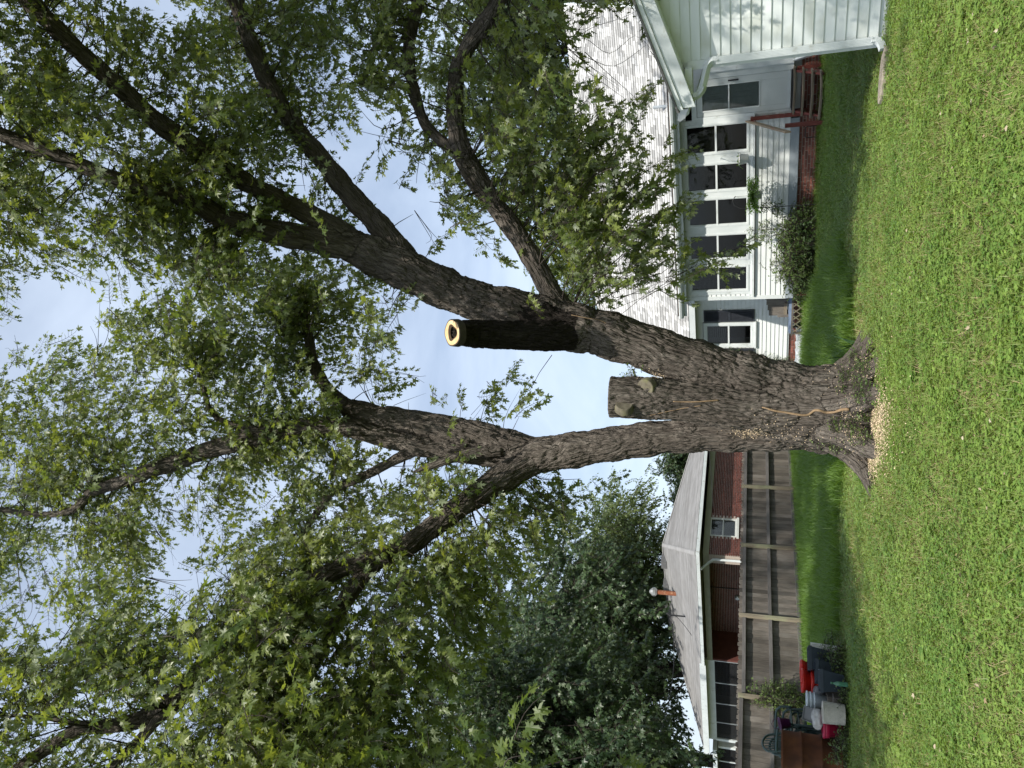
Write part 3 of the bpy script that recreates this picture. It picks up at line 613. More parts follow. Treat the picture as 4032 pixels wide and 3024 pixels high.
MB().prism([(2.07, rake(2.07) - .012), (7.9, rake(7.9) - .012), (7.9, rake(7.9) + .145), (2.07, rake(2.07) + .145)], 'y', GY - .355, GY - .332).build('rake_fascia', 'metal_white', garage, bevel=.003)
MB().prism([(2.05, rake(2.05) + .147), (7.9, rake(7.9) + .147), (7.9, rake(7.9) + .205), (2.05, rake(2.05) + .205)], 'y', GY - .375, GY - .32).build('drip_edge', 'trim', garage)
MB().prism([(2.02, rake(2.02) + .207), (7.9, rake(7.9) + .207), (7.9, rake(7.9) + .235), (2.02, rake(2.02) + .235)], 'y', GY - .40, GY + 6.3).build('roof', 'underlay', garage)
box('cornice_return', (2.16, GX + .02, GY - .18, GY + .02, 2.24, 2.33), 'trim', garage, bevel=.003)
gg = MB(); gg.prism([(2.06, 2.28), (2.06, 2.40), (1.94, 2.40), (1.925, 2.385), (1.945, 2.33), (1.98, 2.285)], 'y', GY - .30, GY + 6.2); gg.build('gutter', 'metal_white', garage)
gx = MB(); gx.prism([(2.05, 2.29), (2.05, 2.41), (1.92, 2.43), (1.90, 2.40), (1.94, 2.33)], 'y', GY - .335, GY - .31); gx.build('gutter_end', 'galv', garage)
box('eave_fascia', (2.08, 2.12, GY - .3, GY + 6.2, 2.235, 2.42), 'metal_white', garage)
def corr(p, r, name, parent, mat_='metal_white'):    # ribbed elbow
    pts = catmull(p, .012); rad = [r * (1 + .05 * (i % 2)) for i in range(len(pts))]
    return MB().tube([Vector(q) for q in pts], rad, n=4, flat=.78).build(name, mat_, parent)
dsx = 2.545
corr([(2.16, GY - .16, 2.24), (2.17, GY - .15, 2.18), (2.22, GY - .14, 2.13), (2.26, GY - .13, 2.115)], .062, 'downspout_elbow', garage)
MB().tube([(2.25, GY - .13, 2.118), (2.47, GY - .07, 2.06)], .060, n=4, flat=.78).build('downspout_offset', 'metal_white', garage)
corr([(2.46, GY - .072, 2.063), (2.51, GY - .065, 2.045), (dsx, GY - .062, 2.00), (dsx, GY - .062, 1.93)], .062, 'downspout_elbow', garage)
dsp = MB(); dsp.box(dsx - .042, dsx + .042, GY - .10, GY - .034, .16, 1.95)
for k in range(5): dsp.box(dsx - .036 + k * .016, dsx - .030 + k * .016, GY - .104, GY - .099, .16, 1.95)
dsp.build('downspout', 'metal_white', garage)
corr([(dsx, GY - .066, .18), (dsx - .005, GY - .07, .12), (dsx - .04, GY - .10, .075), (dsx - .10, GY - .14, .055)], .060, 'downspout_elbow', garage)

# ================================================================== the big silver maple
KV = 4032 / 2212.0
def limb(*a): return [tuple(p) for p in a]
def yl(pts, y0, y1):   # spread depth evenly along a limb
    n = len(pts) - 1; return [(p[0], p[1], p[2], y0 + (y1 - y0) * i / n) for i, p in enumerate(pts)]
LIMBS = {
 'A': yl([(1800,850,118),(1700,843,116),(1600,815,112),(1500,787,104),(1400,752,100),(1300,720,98),(1200,698,100),(1100,666,90),(1000,640,84),(900,595,86),(820,560,82),(750,525,74)], 10.95, 10.2),
 'A1': yl([(790,540,62),(700,522,58),(640,511,54),(560,495,50),(480,472,46),(430,442,42),(370,418,40),(300,402,36),(230,380,34),(120,335,32),(0,290,30),(-130,230,26),(-300,170,18)], 10.2, 7.4),
 'A2': yl([(790,535,56),(700,480,46),(620,440,44),(560,410,42),(470,355,42),(400,305,46),(330,255,40),(250,180,38),(170,110,38),(80,20,40),(10,-50,36),(-120,-150,28),(-300,-260,18)], 10.25, 7.2),
 'A3': yl([(900,590,52),(830,500,52),(760,425,46),(700,350,42),(640,280,40),(590,200,36),(548,110,34),(510,0,34),(470,-130,26),(430,-300,16)], 10.4, 10.6),
 'R': yl([(1245,700,52),(1195,640,46),(1165,585,45),(1120,510,44),(1060,430,42),(1020,370,50),(990,300,42),(983,220,38),(990,150,38),(1020,85,36),(1060,30,34),(1090,-20,32),(1140,-110,24),(1180,-260,14)], 10.65, 9.6),
 'R2': yl([(1015,350,34),(960,310,26),(920,270,24),(895,200,26),(884,140,26),(885,80,28),(900,20,26),(915,-60,20),(920,-200,12)], 10.15, 10.9),
 'C': yl([(1760,880,110),(1650,885,104),(1560,876,94),(1480,866,90),(1400,860,90),(1316,856,88)], 10.75, 10.45),
 'B': yl([(1790,930,100),(1700,928,86),(1600,938,76),(1500,940,70),(1400,948,72),(1300,962,74),(1200,978,76),(1140,985,72)], 11.1, 11.3),
 'B1': yl([(1165,980,60),(1080,952,58),(1000,932,56),(900,914,52),(820,900,50),(765,888,50),(735,868,32),(700,830,27),(675,780,24),(665,720,20),(645,650,14)], 11.3, 12.0),
 'B2': yl([(1130,990,52),(1060,985,46),(980,975,46),(900,962,44),(830,945,42),(760,925,42),(680,922,42),(600,933,42),(520,955,40),(440,975,36),(380,1000,34),(320,1018,32),(260,1042,28),(200,1062,22),(160,1100,18),(90,1112,14),(0,1100,12)], 11.5, 11.2),
 'B3': yl([(1150,995,62),(1080,1035,62),(1030,1070,54),(980,1105,48),(920,1150,46),(870,1185,46),(810,1215,40),(760,1275,36),(725,1335,32),(705,1385,28),(680,1440,22),(640,1500,16)], 11.25, 8.9),
 'B3b': yl([(840,1200,40),(740,1225,42),(690,1255,42),(600,1328,42),(510,1395,46),(440,1445,46),(390,1500,46),(340,1540,44),(260,1565,32),(180,1572,30),(130,1600,30),(60,1645,26),(0,1690,20)], 9.9, 8.0),
 'B3c': yl([(200,1570,20),(150,1560,15),(90,1550,11),(20,1545,8)], 8.3, 8.3),
 'B3d': yl([(360,1530,34),(330,1565,26),(290,1610,22),(230,1670,16)], 8.5, 8.2),
 'B4': yl([(920,966,26),(860,990,22),(800,1022,20),(720,1060,18),(690,1100,16),(655,1150,13)], 11.5, 12.1),
 'B5': yl([(620,930,26),(530,925,18),(470,905,15),(450,880,13),(443,850,11),(438,815,8)], 11.3, 10.9),
 'stub': yl([(1260,722,64),(1200,725,66),(1130,725,64),(1060,722,60),(1010,720,57),(984,719,55)], 10.55, 9.05),
 'snag': yl([(1085,972,28),(1040,976,25),(1000,983,22),(950,1000,18),(915,1012,13),(890,1020,5)], 11.2, 10.9),
}
SK = []      # skeleton samples: (pos, radius, arc length, tangent, limb name)
def limb_world(pts):
    out = []
    for (x, y, w, Y) in pts:
        p = at(x * KV, y * KV, Y); r = w * KV / 2 * (p - CAM).dot(fwd) / FPX; out.append((p.x, p.y, p.z, r))
    return out
tubes = MB(); LW = {}
for nm, pts in LIMBS.items():
    cs = catmull(limb_world(pts), .14); LW[nm] = cs
    for i, q in enumerate(cs):      # gentle lumpiness
        if nm not in ('stub', 'C'): q[3] *= 1 + .05 * math.sin(i * 1.7 + len(nm)) + random.uniform(-.03, .03)
BASE = Vector((-.33, 10.95, 0))
TR = catmull([(-.33, 10.98, -.3, .74), (-.33, 10.97, 0, .68), (-.31, 10.95, .35, .60), (-.28, 10.93, .8, .55), (-.22, 10.9, 1.3, .46), (-.18, 10.9, 1.7, .30)], .12); LW['trunk'] = TR
def rootpath(ang, ln, r0, bend=0): 
    c, s_ = math.cos(ang), math.sin(ang); c2, s2 = math.cos(ang + bend), math.sin(ang + bend)
    return catmull([(BASE.x + c * .30, BASE.y + s_ * .30, .75, r0 * 1.1), (BASE.x + c * .55, BASE.y + s_ * .55, .30, r0), (BASE.x + c * .85, BASE.y + s_ * .85, .06, r0 * .8), (BASE.x + c * .85 + c2 * ln * .5, BASE.y + s_ * .85 + s2 * ln * .5, -.03, r0 * .55), (BASE.x + c * .85 + c2 * ln, BASE.y + s_ * .85 + s2 * ln, -.12, r0 * .3)], .1)
for k, (a, ln, r0, bd) in enumerate([(-.40, .45, .16, .1), (-1.3, .3, .20, 0), (-2.1, .35, .20, .2), (-2.75, .5, .15, -.3), (2.4, .6, .18, 0), (1.2, .6, .18, 0), (.35, .6, .17, .2), (-.9, .4, .15, 0)]): LW['root%d' % k] = rootpath(a, ln, r0, bd)
for nm, cs in LW.items():
    tubes.tube([q[:3] for q in cs], [q[3] for q in cs], n=16)
    s_ = 0.0
    for i, q in enumerate(cs):
        a, b = cs[max(i - 1, 0)], cs[min(i + 1, len(cs) - 1)]; t = (b - a)[:3]; t = t / max(1e-6, np.linalg.norm(t))
        if i: s_ += np.linalg.norm((q - cs[i - 1])[:3])
        SK.append((q[:3].copy(), q[3], s_, t, nm))
tmp = tubes.build('tmp_tree', 'bark')
rm = tmp.modifiers.new('r', 'REMESH'); rm.mode = 'VOXEL'; rm.voxel_size = .0165
dg = bpy.context.evaluated_depsgraph_get(); me = bpy.data.meshes.new_from_object(tmp.evaluated_get(dg)); bpy.data.objects.remove(tmp)
nv = len(me.vertices); co = np.zeros(nv * 3); me.vertices.foreach_get('co', co); co = co.reshape(-1, 3); no = np.zeros(nv * 3)
# soften voxel steps and crotches: a few Laplacian passes
ne = len(me.edges); ed = np.zeros(ne * 2, np.int64); me.edges.foreach_get('vertices', ed); ed = ed.reshape(-1, 2)
deg = np.bincount(ed.ravel(), minlength=nv)[:, None]
for it in range(6):
    acc = np.zeros_like(co)
    for k in range(3): acc[:, k] = np.bincount(ed[:, 0], co[ed[:, 1], k], nv) + np.bincount(ed[:, 1], co[ed[:, 0], k], nv)
    co = co * .45 + .55 * acc / deg
me.vertices.foreach_set('co', co.ravel()); me.update(); me.vertex_normals.foreach_get('vector', no); no = no.reshape(-1, 3)
SKP = np.array([s[0] for s in SK]); SKR = np.array([s[1] for s in SK]); SKS = np.array([s[2] for s in SK]); SKT = np.array([s[3] for s in SK])
near = np.zeros(nv, np.int64)
for a in range(0, nv, 4000):
    c_ = co[a:a + 4000]; d = np.sqrt(np.maximum(0, (c_ * c_).sum(1)[:, None] - 2 * c_ @ SKP.T + (SKP * SKP).sum(1)[None])) - SKR[None]; near[a:a + 4000] = d.argmin(1)
t = SKT[near]; off = co - SKP[near]; al = (off * t).sum(1); perp = off - t * al[:, None]; arc = SKS[near] + al; rad = SKR[near]
q = perp * 13.0 + t * (arc * 1.9)[:, None]
amp = np.clip(rad / .30, .12, 1.0)
warp = np.stack([pnoise(co * 2.1 + k * 17.0) for k in range(3)], 1)
qw = q + warp * .55
h1 = np.minimum(np.abs(pnoise(qw)) * 5.5, 1) - 1; h2 = np.minimum(np.abs(pnoise(qw * 1.9 + 9.1)) * 4.5, 1) - 1; h3 = pnoise(perp * 34 + t * (arc * 14)[:, None]); big = pnoise(co * 1.6 + 3.3)
flat_c = (np.array([SK[i][4] for i in near]) == 'C') & (no[:, 2] > .6)
isC = np.array([SK[i][4] in ('C', 'stub') for i in near])
disp = amp * (.030 * h1 + .020 * h2 + .014 * h3 + .030 * big) + .018 * amp + isC * amp * .016 * pnoise(co * 13)
disp[flat_c] *= .1
co2 = co + no * disp[:, None]; me.vertices.foreach_set('co', co2.ravel())
a_ = me.attributes.new('bq', 'FLOAT_VECTOR', 'POINT'); a_.data.foreach_set('vector', (perp * 12 + t * (arc * 1.8)[:, None] + warp * .5).astype(np.float32).ravel())
me.polygons.foreach_set('use_smooth', [True] * len(me.polygons)); me.update()
me.materials.clear(); me.materials.append(MATS['bark']); me.materials.append(MATS['bark_stained'])
tree = thing('silver_maple_tree', 'huge multi-stemmed silver maple with sawn-off stubs and rough grey bark', 'tree', (0, 0, 0))
trunk = link('trunk', me, tree)
BV = BVHTree.FromPolygons([Vector(v) for v in co2], [tuple(p.vertices) for p in me.polygons])
def hit(x, y):      # point on the tree's bark seen along a survey ray
    d = ray(x, y).normalized(); r_ = BV.ray_cast(CAM, d); return r_[0], r_[1]
# dark wet stain running down from the hollow below the sawn stub
sp_, _ = hit(2140, 1270); pc = np.zeros(len(me.polygons) * 3); me.polygons.foreach_get('center', pc); pc = pc.reshape(-1, 3)
if sp_ is not None:
    dd_ = (pc - np.array(sp_)) / (.36, .55, .50); dist = np.linalg.norm(dd_, axis=1) + .55 * pnoise(pc * 5.0) + .25 * pnoise(pc * 17.0)
    fv = np.zeros(len(me.loops), np.int32); me.loops.foreach_get('vertex_index', fv); ls = np.zeros(len(me.polygons), np.int32); me.polygons.foreach_get('loop_start', ls)
    onstub = np.array([s_[4] == 'stub' for s_ in SK])[near[fv[ls]]] & (SKS[near[fv[ls]]] > .25)
    me.polygons.foreach_set('material_index', ((dist < .95) | onstub).astype(np.int32)); me.update()
# sawn face of the hollow stub
e1 = LW['stub'][-1]; e0 = LW['stub'][-6]; ax = Vector(e1[:3] - e0[:3]).normalized(); ctr = Vector(e1[:3]); rr = e1[3]
Mq = Matrix.Translation(ctr + ax * .05) @ ax.to_track_quat('Z', 'Y').to_matrix().to_4x4()
def wob(j): a_ = 2 * math.pi * j / 40; return 1 + .05 * math.sin(2 * a_ + 1) + .025 * math.sin(5 * a_)
cf = MB(); n = 40
ringv = [Mq @ Vector((math.cos(2 * math.pi * j / n) * r_ * rr * (wob(j) if r_ > .6 else wob(j) * (1 + .12 * math.sin(2 * math.pi * j / 40 * 3))), math.sin(2 * math.pi * j / n) * r_ * rr * (wob(j) if r_ > .6 else wob(j) * (1 + .12 * math.sin(2 * math.pi * j / 40 * 3))), zz)) for r_, zz in ((1.06, -.10), (1.02, .004), (.93, .008), (.60, .004), (.42, -.015), (.34, -.12), (.05, -.3)) for j in range(n)]
for k in range(6): cf.f += [(k * n + j, k * n + (j + 1) % n, (k + 1) * n + (j + 1) % n, (k + 1) * n + j) for j in range(n)]; cf.t += [.5] * n; cf.m += [[0, 1, 2, 3, 4, 4][k]] * n
cf.v = [tuple(v) for v in ringv]
cf.build('cut_face', ['twig', 'twig', 'cutwood', 'rotwood', 'hollow'], tree)
# two healed pruning scars on the flat-topped stub
for (px, py, r_) in ((2458, 1590, .115), (2540, 1528, .115)):
    p, nn = hit(px, py)
    if p:
        Ms = Matrix.Translation(p) @ nn.to_track_quat('Z', 'Y').to_matrix().to_4x4()
        MB().lathe([(r_ * 1.2, -.10), (r_ * 1.08, -.01), (r_ * 1.0, .006), (r_ * .9, .002), (r_ * .5, .006), (.001, .008)], n=24, M=Ms).build('pruning_scar', 'scar', tree, smooth=True)
# woody vine stem crawling over the bark
for path, r_ in (([(3345, 1612), (3320, 1610), (3290, 1620), (3255, 1622), (3225, 1613), (3205, 1618), (3185, 1635), (3160, 1636), (3130, 1628), (3090, 1625), (3050, 1615), (3000, 1606)], .020), ([(2830, 1575), (2790, 1578), (2740, 1583), (2690, 1582), (2650, 1580)], .011), ([(2760, 1597), (2690, 1608), (2620, 1622), (2560, 1635), (2480, 1648)], .006), ([(2250, 1240), (2300, 1250), (2380, 1270), (2420, 1330)], .006)):
    pts = []
    for (px, py) in path:
        p, nn = hit(px, py)
        if p: pts.append(p + nn * (r_ * .5))
    pts = [p for i, p in enumerate(pts) if i == 0 or (p - pts[0]).length < 2.2 and abs(p.y - pts[0].y) < .5]
    if len(pts) > 2:
        cs = catmull([(p.x, p.y, p.z) for p in pts], .03); MB().tube([Vector(c) for c in cs], [r_ * (1.0 - .4 * i / len(cs)) for i in range(len(cs))], n=7).build('vine_stem', 'vine', tree, smooth=True)

# ---- crown: where the photo shows leaves, in cells of 84 photo pixels (rows run down the picture)
DENS = ["75414210035588888786888888610100000","85427644578668887676888787510010000","98648775788768888775788886300020000","98756874688878888887878887311100000","99887774288888777477878998545642000",
"98877654598787646366778999763633000","67556655787887542336767998864212000","65447777898876551015778888865454000","87433787888784465642677788587772000","87667889888775775620574898888872000",
"88516888988777563311162588887775100","88715887888766332325101388887676200","32203572898775666514300437777676430","00001765786897887542000025666434430","00003874678899888772000000153000000","00223887588899888860000000000000000",
"14655367789989778860000000000000000","46766677899998667654200100000000000","77878767899998756654336640000000000","88889888898888883225455542000000000","78889888888888893205443221200000000","88999888657888887315676300200000000",
"88988875278778887357785577520000000","88887764275327878888864777620000000","88988985016788679987788885420000000","88747884038899889987788865300000000","76637765458899988778787663000000000","45778861278999888778987652000000000",
"31268863589999886555987530000000000","20078867899988987876875200000000000","23378888766875888873554200000000000","78877886787888988886542000000000000","78767776789998998776432000000000000","66732311699999999875542000000000000","87653367789999999987764000000000000","88886388999999999998875200000000000"]
D = np.array([[int(c) for c in r_] for r_ in DENS], float)
D[0:8, 19:27] *= .72
def dens(px, py):
    c, r_ = px / 84 - .5, py / 84 - .5
    if px < -500 or py < -500 or py > 3500 or px > 2950: return 0.0
    if px < 0 or py < 0 or py > 3024: return 5.5
    c0 = min(max(int(math.floor(c)), 0), 33); r0 = min(max(int(math.floor(r_)), 0), 34); fc, fr = min(max(c - c0, 0), 1), min(max(r_ - r0, 0), 1)
    return float((D[r0, c0] * (1 - fc) + D[r0, c0 + 1] * fc) * (1 - fr) + (D[r0 + 1, c0] * (1 - fc) + D[r0 + 1, c0 + 1] * fc) * fr)
bear = [i for i, s in enumerate(SK) if s[1] < .20 and s[4] not in ('stub', 'snag', 'C', 'trunk', 'B', 'A') and not s[4].startswith('root')]
BP = SKP[bear]; BPX = np.array([proj(Vector(p)) for p in BP])
VIS = [i for i, s in enumerate(SK) if not s[4].startswith('root')]
VP = np.array([proj(Vector(SKP[i])) for i in VIS]); VY = SKP[VIS][:, 1]; VR = SKR[VIS] * FPX / np.maximum(1, VY * 1.15)
HIDDEN = [(1150, 1750, 250), (950, 2500, 160), (1080, 2400, 120), (760, 650, 90), (560, 760, 60), (1270, 1690, 60), (1250, 2580, 60), (1000, 840, 60)]
def blocks_limb(px, py, Y):
    d = np.hypot(VP[:, 0] - px, VP[:, 1] - py); k = (d < VR + 34) & (VY > Y - .05)
    if not k.any(): return False
    for (hx, hy, hr) in HIDDEN:
        if math.hypot(px - hx, py - hy) < hr: return False
    return True
twigs = MB(); S_p, S_r, S_s = [], [], []
def add_spray(p, out, sc):
    az = math.atan2(out.y, out.x) + random.gauss(0, .7); pit = random.gauss(.35, .45)
    S_p.append((p.x, p.y, p.z)); S_r.append((random.gauss(0, .45), pit, az)); S_s.append(sc)
cells = [(r_, c) for r_ in range(-5, 41) for c in range(-5, 35)]
wts = []
for (r_, c) in cells: wts.append(max(0, dens((c + .5) * 84, (r_ + .5) * 84)) ** 1.25)
wts = np.array(wts); pick = RNG.choice(len(cells), size=2150, p=wts / wts.sum())
for ci in pick:
    r_, c = cells[ci]; px, py = (c + random.random()) * 84, (r_ + random.random()) * 84
    d2 = (BPX[:, 0] - px) ** 2 + (BPX[:, 1] - py) ** 2; kk = np.argpartition(d2, 6)[:6]; wv = 1 / (d2[kk] + 900)
    Y = float((BP[kk, 1] * wv).sum() / wv.sum()) + random.gauss(.15, .75)
    if py > 2150: Y -= 1.3 * min(1, (py - 2150) / 350) * (1 if px > 500 else .5)
    cpos = at(px, py, max(5.0, Y))
    dd = np.linalg.norm(BP - np.array(cpos), axis=1) + .35 * np.maximum(0, BP[:, 2] - cpos.z); j = int(dd.argmin()); root = Vector(BP[j])
    ln = (cpos - root).length
    mid = root.lerp(cpos, .5) + Vector((random.gauss(0, .1), random.gauss(0, .1), .10 * ln)) 
    path = [Vector(v) for v in catmull([tuple(root), tuple(mid), tuple(cpos)], max(.12, ln / 7))]
    r0 = min(.018, .007 + .006 * ln)
    if ln > 1.3: path = path[int(len(path) * (1 - 1.1 / ln)):]
    if ln > 1.3: r0 = .006
    if len(path) > 1 and ln < 2.6: twigs.tube(path, [r0 * (1 - .8 * i / (len(path) - 1)) for i in range(len(path))], n=4, cap=False)
    out = (cpos - root)
    for k in range(7):
        t_ = random.uniform(.45, 1.08); b = path[min(len(path) - 1, int(t_ * (len(path) - 1)))]
        p = b + rvec(.24); ppx, ppy = proj(p); dn = dens(ppx, ppy)
        if random.random() > (dn / 8.8) ** 1.4: continue
        if blocks_limb(ppx, ppy, p.y) and random.random() > .07: continue
        if p.z < 2.6: continue
        add_spray(p, out + rvec(.5), random.uniform(.7, 1.25))
# a few drooping sprigs over the sunroom eave and windows
for (px, py, Y) in ((2700, 1110, 10.6), (2745, 1075, 10.6), (2790, 1060, 10.7), (2840, 1040, 10.7), (2800, 1000, 10.8), (2870, 1010, 10.7), (2735, 985, 10.5), (2690, 1040, 10.5), (2640, 620, 10.4), (2620, 590, 10.3), (2585, 660, 10.3), (2890, 975, 10.8), (2660, 900, 10.5), (2690, 860, 10.5), (2630, 1080, 10.4), (2560, 200, 10), (2540, 130, 10), (2520, 160, 10)):
    add_spray(at(px, py, Y), Vector((.3, .2, 0)) + rvec(.3), .85)
for pa in ([(2250, 1060), (2500, 1100), (2640, 1110), (2720, 1085), (2790, 1060), (2850, 1035)], [(2300, 1100), (2560, 1090), (2650, 1040), (2735, 985), (2800, 1000), (2890, 975)], [(2250, 700), (2450, 690), (2560, 660), (2640, 620)], [(2230, 180), (2300, 150), (2400, 210), (2500, 140), (2560, 190)], [(2240, 170), (2330, 110), (2450, 70), (2530, 30)], [(2230, 190), (2320, 230), (2420, 260), (2540, 180)], [(2260, 140), (2330, 60), (2400, 20)]):
    cs = catmull([tuple(at(x, y, 10.4 + .05 * i)) for i, (x, y) in enumerate(pa)], .1); twigs.tube([Vector(c_) for c_ in cs], [.006 * (1 - .7 * i / len(cs)) for i in range(len(cs))], n=4, cap=False)
# bare dead twigs hanging in the gaps
for (px, py, dx_, dy_) in ((700, 1870, 30, 130), (660, 2290, 110, 20), (660, 2400, 60, -70), (80, 2340, 20, 220), (200, 2330, 40, 120), (1620, 600, 120, 60), (2150, 2030, 110, 60), (2180, 1990, 90, -30), (1480, 880, 90, 60), (1560, 1480, 130, 30), (400, 1330, 20, -90), (60, 1400, -50, -60), (1680, 900, 60, 90), (1230, 690, 40, 70), (720, 2050, 80, 60), (1060, 700, 60, 80)):
    d2 = (BPX[:, 0] - px) ** 2 + (BPX[:, 1] - py) ** 2; Y = float(BP[int(d2.argmin()), 1])
    for b_ in range(3):
        P0 = at(px - dx_ * .8, py - dy_ * .8, Y); P1 = at(px + dx_ * .3 + random.gauss(0, 18), py + dy_ * .3 + random.gauss(0, 18), Y + .1); P2 = at(px + dx_ + random.gauss(0, 35), py + dy_ + random.gauss(0, 35), Y)
        cs = catmull([tuple(P0), tuple(P1), tuple(P2)], .08); twigs.tube([Vector(c_) for c_ in cs], [.007 * (1 - .7 * i / len(cs)) for i in range(len(cs))], n=3, cap=False)
# rest of the crown beyond frame; two unseen limbs added to shade the garage
def tip(n_): q_ = LW[n_][-1]; return (q_[0], q_[1], q_[2], max(.04, q_[3]))
for (nm, pts) in (('X1', [tip('A2'), (4.6, 5.2, 11.2, .08), (5.0, 3.4, 11.2, .06), (5.4, 1.0, 11.0, .03)]), ('X5', [tip('A2'), (5.6, 4.4, 11.4, .07), (6.6, 3.0, 11.6, .05), (7.4, 1.4, 11.4, .03)]), ('X2', [tip('A1'), (3.9, 4.8, 12.4, .06), (4.2, 3.2, 12.2, .04)]), ('X3', [tip('R'), (6.6, 8.4, 8.6, .06), (7.8, 7.0, 9.0, .03)]), ('X4', [tip('B3b'), (-7.5, 8.6, 12.4, .06), (-9.5, 9.5, 12.4, .03)])):
    cs = catmull(pts, .2); twigs.tube([c_[:3] for c_ in cs], [c_[3] for c_ in cs], n=8)
    for k in range(400 if nm in ('X1', 'X5') else 200):
        c_ = cs[random.randrange(len(cs))]; p = Vector(c_[:3]) + rvec(.8); ppx, ppy = proj(p)
        if -30 < ppx < 2700 and -30 < ppy < 3054: continue
        add_spray(p, rvec(1), random.uniform(.9, 1.25))
tw = twigs.build('twig', 'twig', tree); tw['kind'] = 'stuff'
# the sprays nearest the camera get their leaves one by one
S_p, S_r, S_s = np.array(S_p), np.array(S_r), np.array(S_s)
dcam = np.array([(Vector(p) - CAM).length if (0 < proj(Vector(p))[0] < 4032 and 0 < proj(Vector(p))[1] < 3024) else 99 for p in S_p])
nearest = np.argsort(dcam)[:23]
keep = np.ones(len(S_p), bool); keep[nearest] = False
print('SPRAYS', len(S_p))
crown = scatter('crown', S_p[keep], S_r[keep], S_s[keep], RNG.integers(0, len(SPRAY_M), keep.sum()), SPRAY_M, tree)
leafmeshes = []
for k in range(4):
    mb = MB(); random.seed(100 + k); leaf(mb, Vector((0, 0, 0)), Vector((0, 1, -.2)), Vector((0, 0, 1)), 1.0, MAPLE, fold=.2, droop=.2); mb.tube([(0, -.55, .05), (0, 0, 0)], .012, n=3, cap=False)
    lm = mb.mesh('leaf', 'leaf_maple'); a_ = lm.attributes.new('lf', 'FLOAT', 'FACE'); a_.data.foreach_set('value', [.2 + .25 * k] * len(mb.f)); leafmeshes.append(lm)
random.seed(9); ntw = MB()
for i in nearest:
    Ms = Matrix.Translation(S_p[i]) @ Euler(S_r[i]).to_matrix().to_4x4() @ Matrix.Scale(S_s[i], 4)
    ntw.tube([Ms @ Vector((.42 * t_, .04 * math.sin(3 * t_), -.1 * t_ * t_)) for t_ in np.linspace(0, 1, 5)], [.006, .005, .004, .003, .002], n=4)
    for k in range(13):
        t_ = (k // 2 + .6) / 7; sd = (-1 if k % 2 else 1) if k < 12 else 0
        p = Vector((.42 * t_, .04 * math.sin(3 * t_) + sd * .07, -.1 * t_ * t_)); o = link('leaf', random.choice(leafmeshes), crown)
        dv = Vector((.7, sd * 1.0, -.4)) + rvec(.25)
        o.matrix_local = Ms @ Matrix.Translation(p) @ (Vector((0, 1, 0)).rotation_difference(dv)).to_matrix().to_4x4() @ Euler((random.gauss(0, .4), random.gauss(0, .5), 0)).to_matrix().to_4x4() @ Matrix.Scale(random.uniform(.09, .145), 4)
ntw.build('twig', 'twig', tree)

# ================================================================== wooden privacy fence
FA = R(90 - 34.5); FO = Vector((-3.36, 25.45, 0))
fence = thing('wooden_fence', 'weathered grey dog-eared board fence with three rails facing the yard', 'fence', FO, FA)
FS0, FS1 = -12.2, 5.2
pk = []
for k in range(3):
    w_ = .1385; hgt = 1.80; pk.append(MB().prism([(0, .06), (w_, .06), (w_, hgt - .045), (w_ - .035, hgt), (.035, hgt), (0, hgt - .045)], 'y', 0, .018).mesh('picket', 'wood_grey'))
x = FS0
while x < FS1:
    o = link('picket', random.choice(pk), fence, (x, .045 + (.006 if int((x - FS0) / .1405 + .5) % 2 else 0) + random.uniform(0, .002), random.uniform(-.015, .015) - .01), (random.gauss(0, .002), random.gauss(0, .0012), 0)); x += .1405
PX_ = [-10.3, -7.68, -5.22, -2.62, 0.0, 2.5, 5.0]
for i, p_ in enumerate(PX_):
    MB().box(-.045, .045, -.10, -.012, -.3, 1.78 - .02 * (i % 2)).build('post', 'wood_post', fence, loc=(p_, 0, 0), rot=(0, R(random.gauss(0, .4)), 0), bevel=.004)
for (a, b) in zip([FS0] + PX_, PX_ + [FS1]):
    for zr in (1.62, .93, .20):
        if b - a > .2: MB().box(a + .046, b - .046, -.04, .042, zr, zr + .088, M=Matrix.Rotation(random.gauss(0, .002), 4, 'Y')).build('rail', 'wood_rail', fence)

# ================================================================== brick neighbour house
NO = at(2990, 2195, 29.5); NO.z = 0
nb = thing('brick_house', 'red brick house with grey hip roof behind the board fence', 'house', NO, FA)
NE, NLX, NLY, NR = 3.50, 10.0, 12.7, 5.55
def brick_wall(parent, x0, x1, z0, z1, plane, axis, openings=()):
    """far bricks, too small to pick apart: one mesh of real bricks on a mortar slab"""
    mb = MB(); r_ = 0; z = z0
    while z < z1:
        x = x0 - (.106 if r_ % 2 else 0)
        while x < x1:
            xa, xb = max(x, x0), min(x + .196, x1); ok = xb - xa > .03
            for (a, b, c, d) in openings:
                if xa < b and xb > a and z < d and z + .06 > c: ok = False
            if ok:
                if axis == 'x': mb.box(xa, xb, plane - .012, plane + .05, z, z + .051, tone=random.random())
                else: mb.box(plane - .012, plane + .05, xa, xb, z, z + .051, tone=random.random())
            x += .213
        z += .068; r_ += 1
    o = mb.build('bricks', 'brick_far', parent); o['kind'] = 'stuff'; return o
w1op = [(.95, 1.95, 2.02, 3.05)]; w2op = [(.5, 1.6, 2.0, 3.05)]
wl = MB()
def slab(mb, x0, x1, z0, z1, y, t_, op, axis):
    (a, b, c, d) = op
    for (p, q, r1, r2) in ((x0, a, z0, z1), (b, x1, z0, z1), (a, b, z0, c), (a, b, d, z1)):
        if axis == 'x': mb.box(p, q, y, y + t_, r1, r2)
        else: mb.box(y, y + t_, p, q, r1, r2)
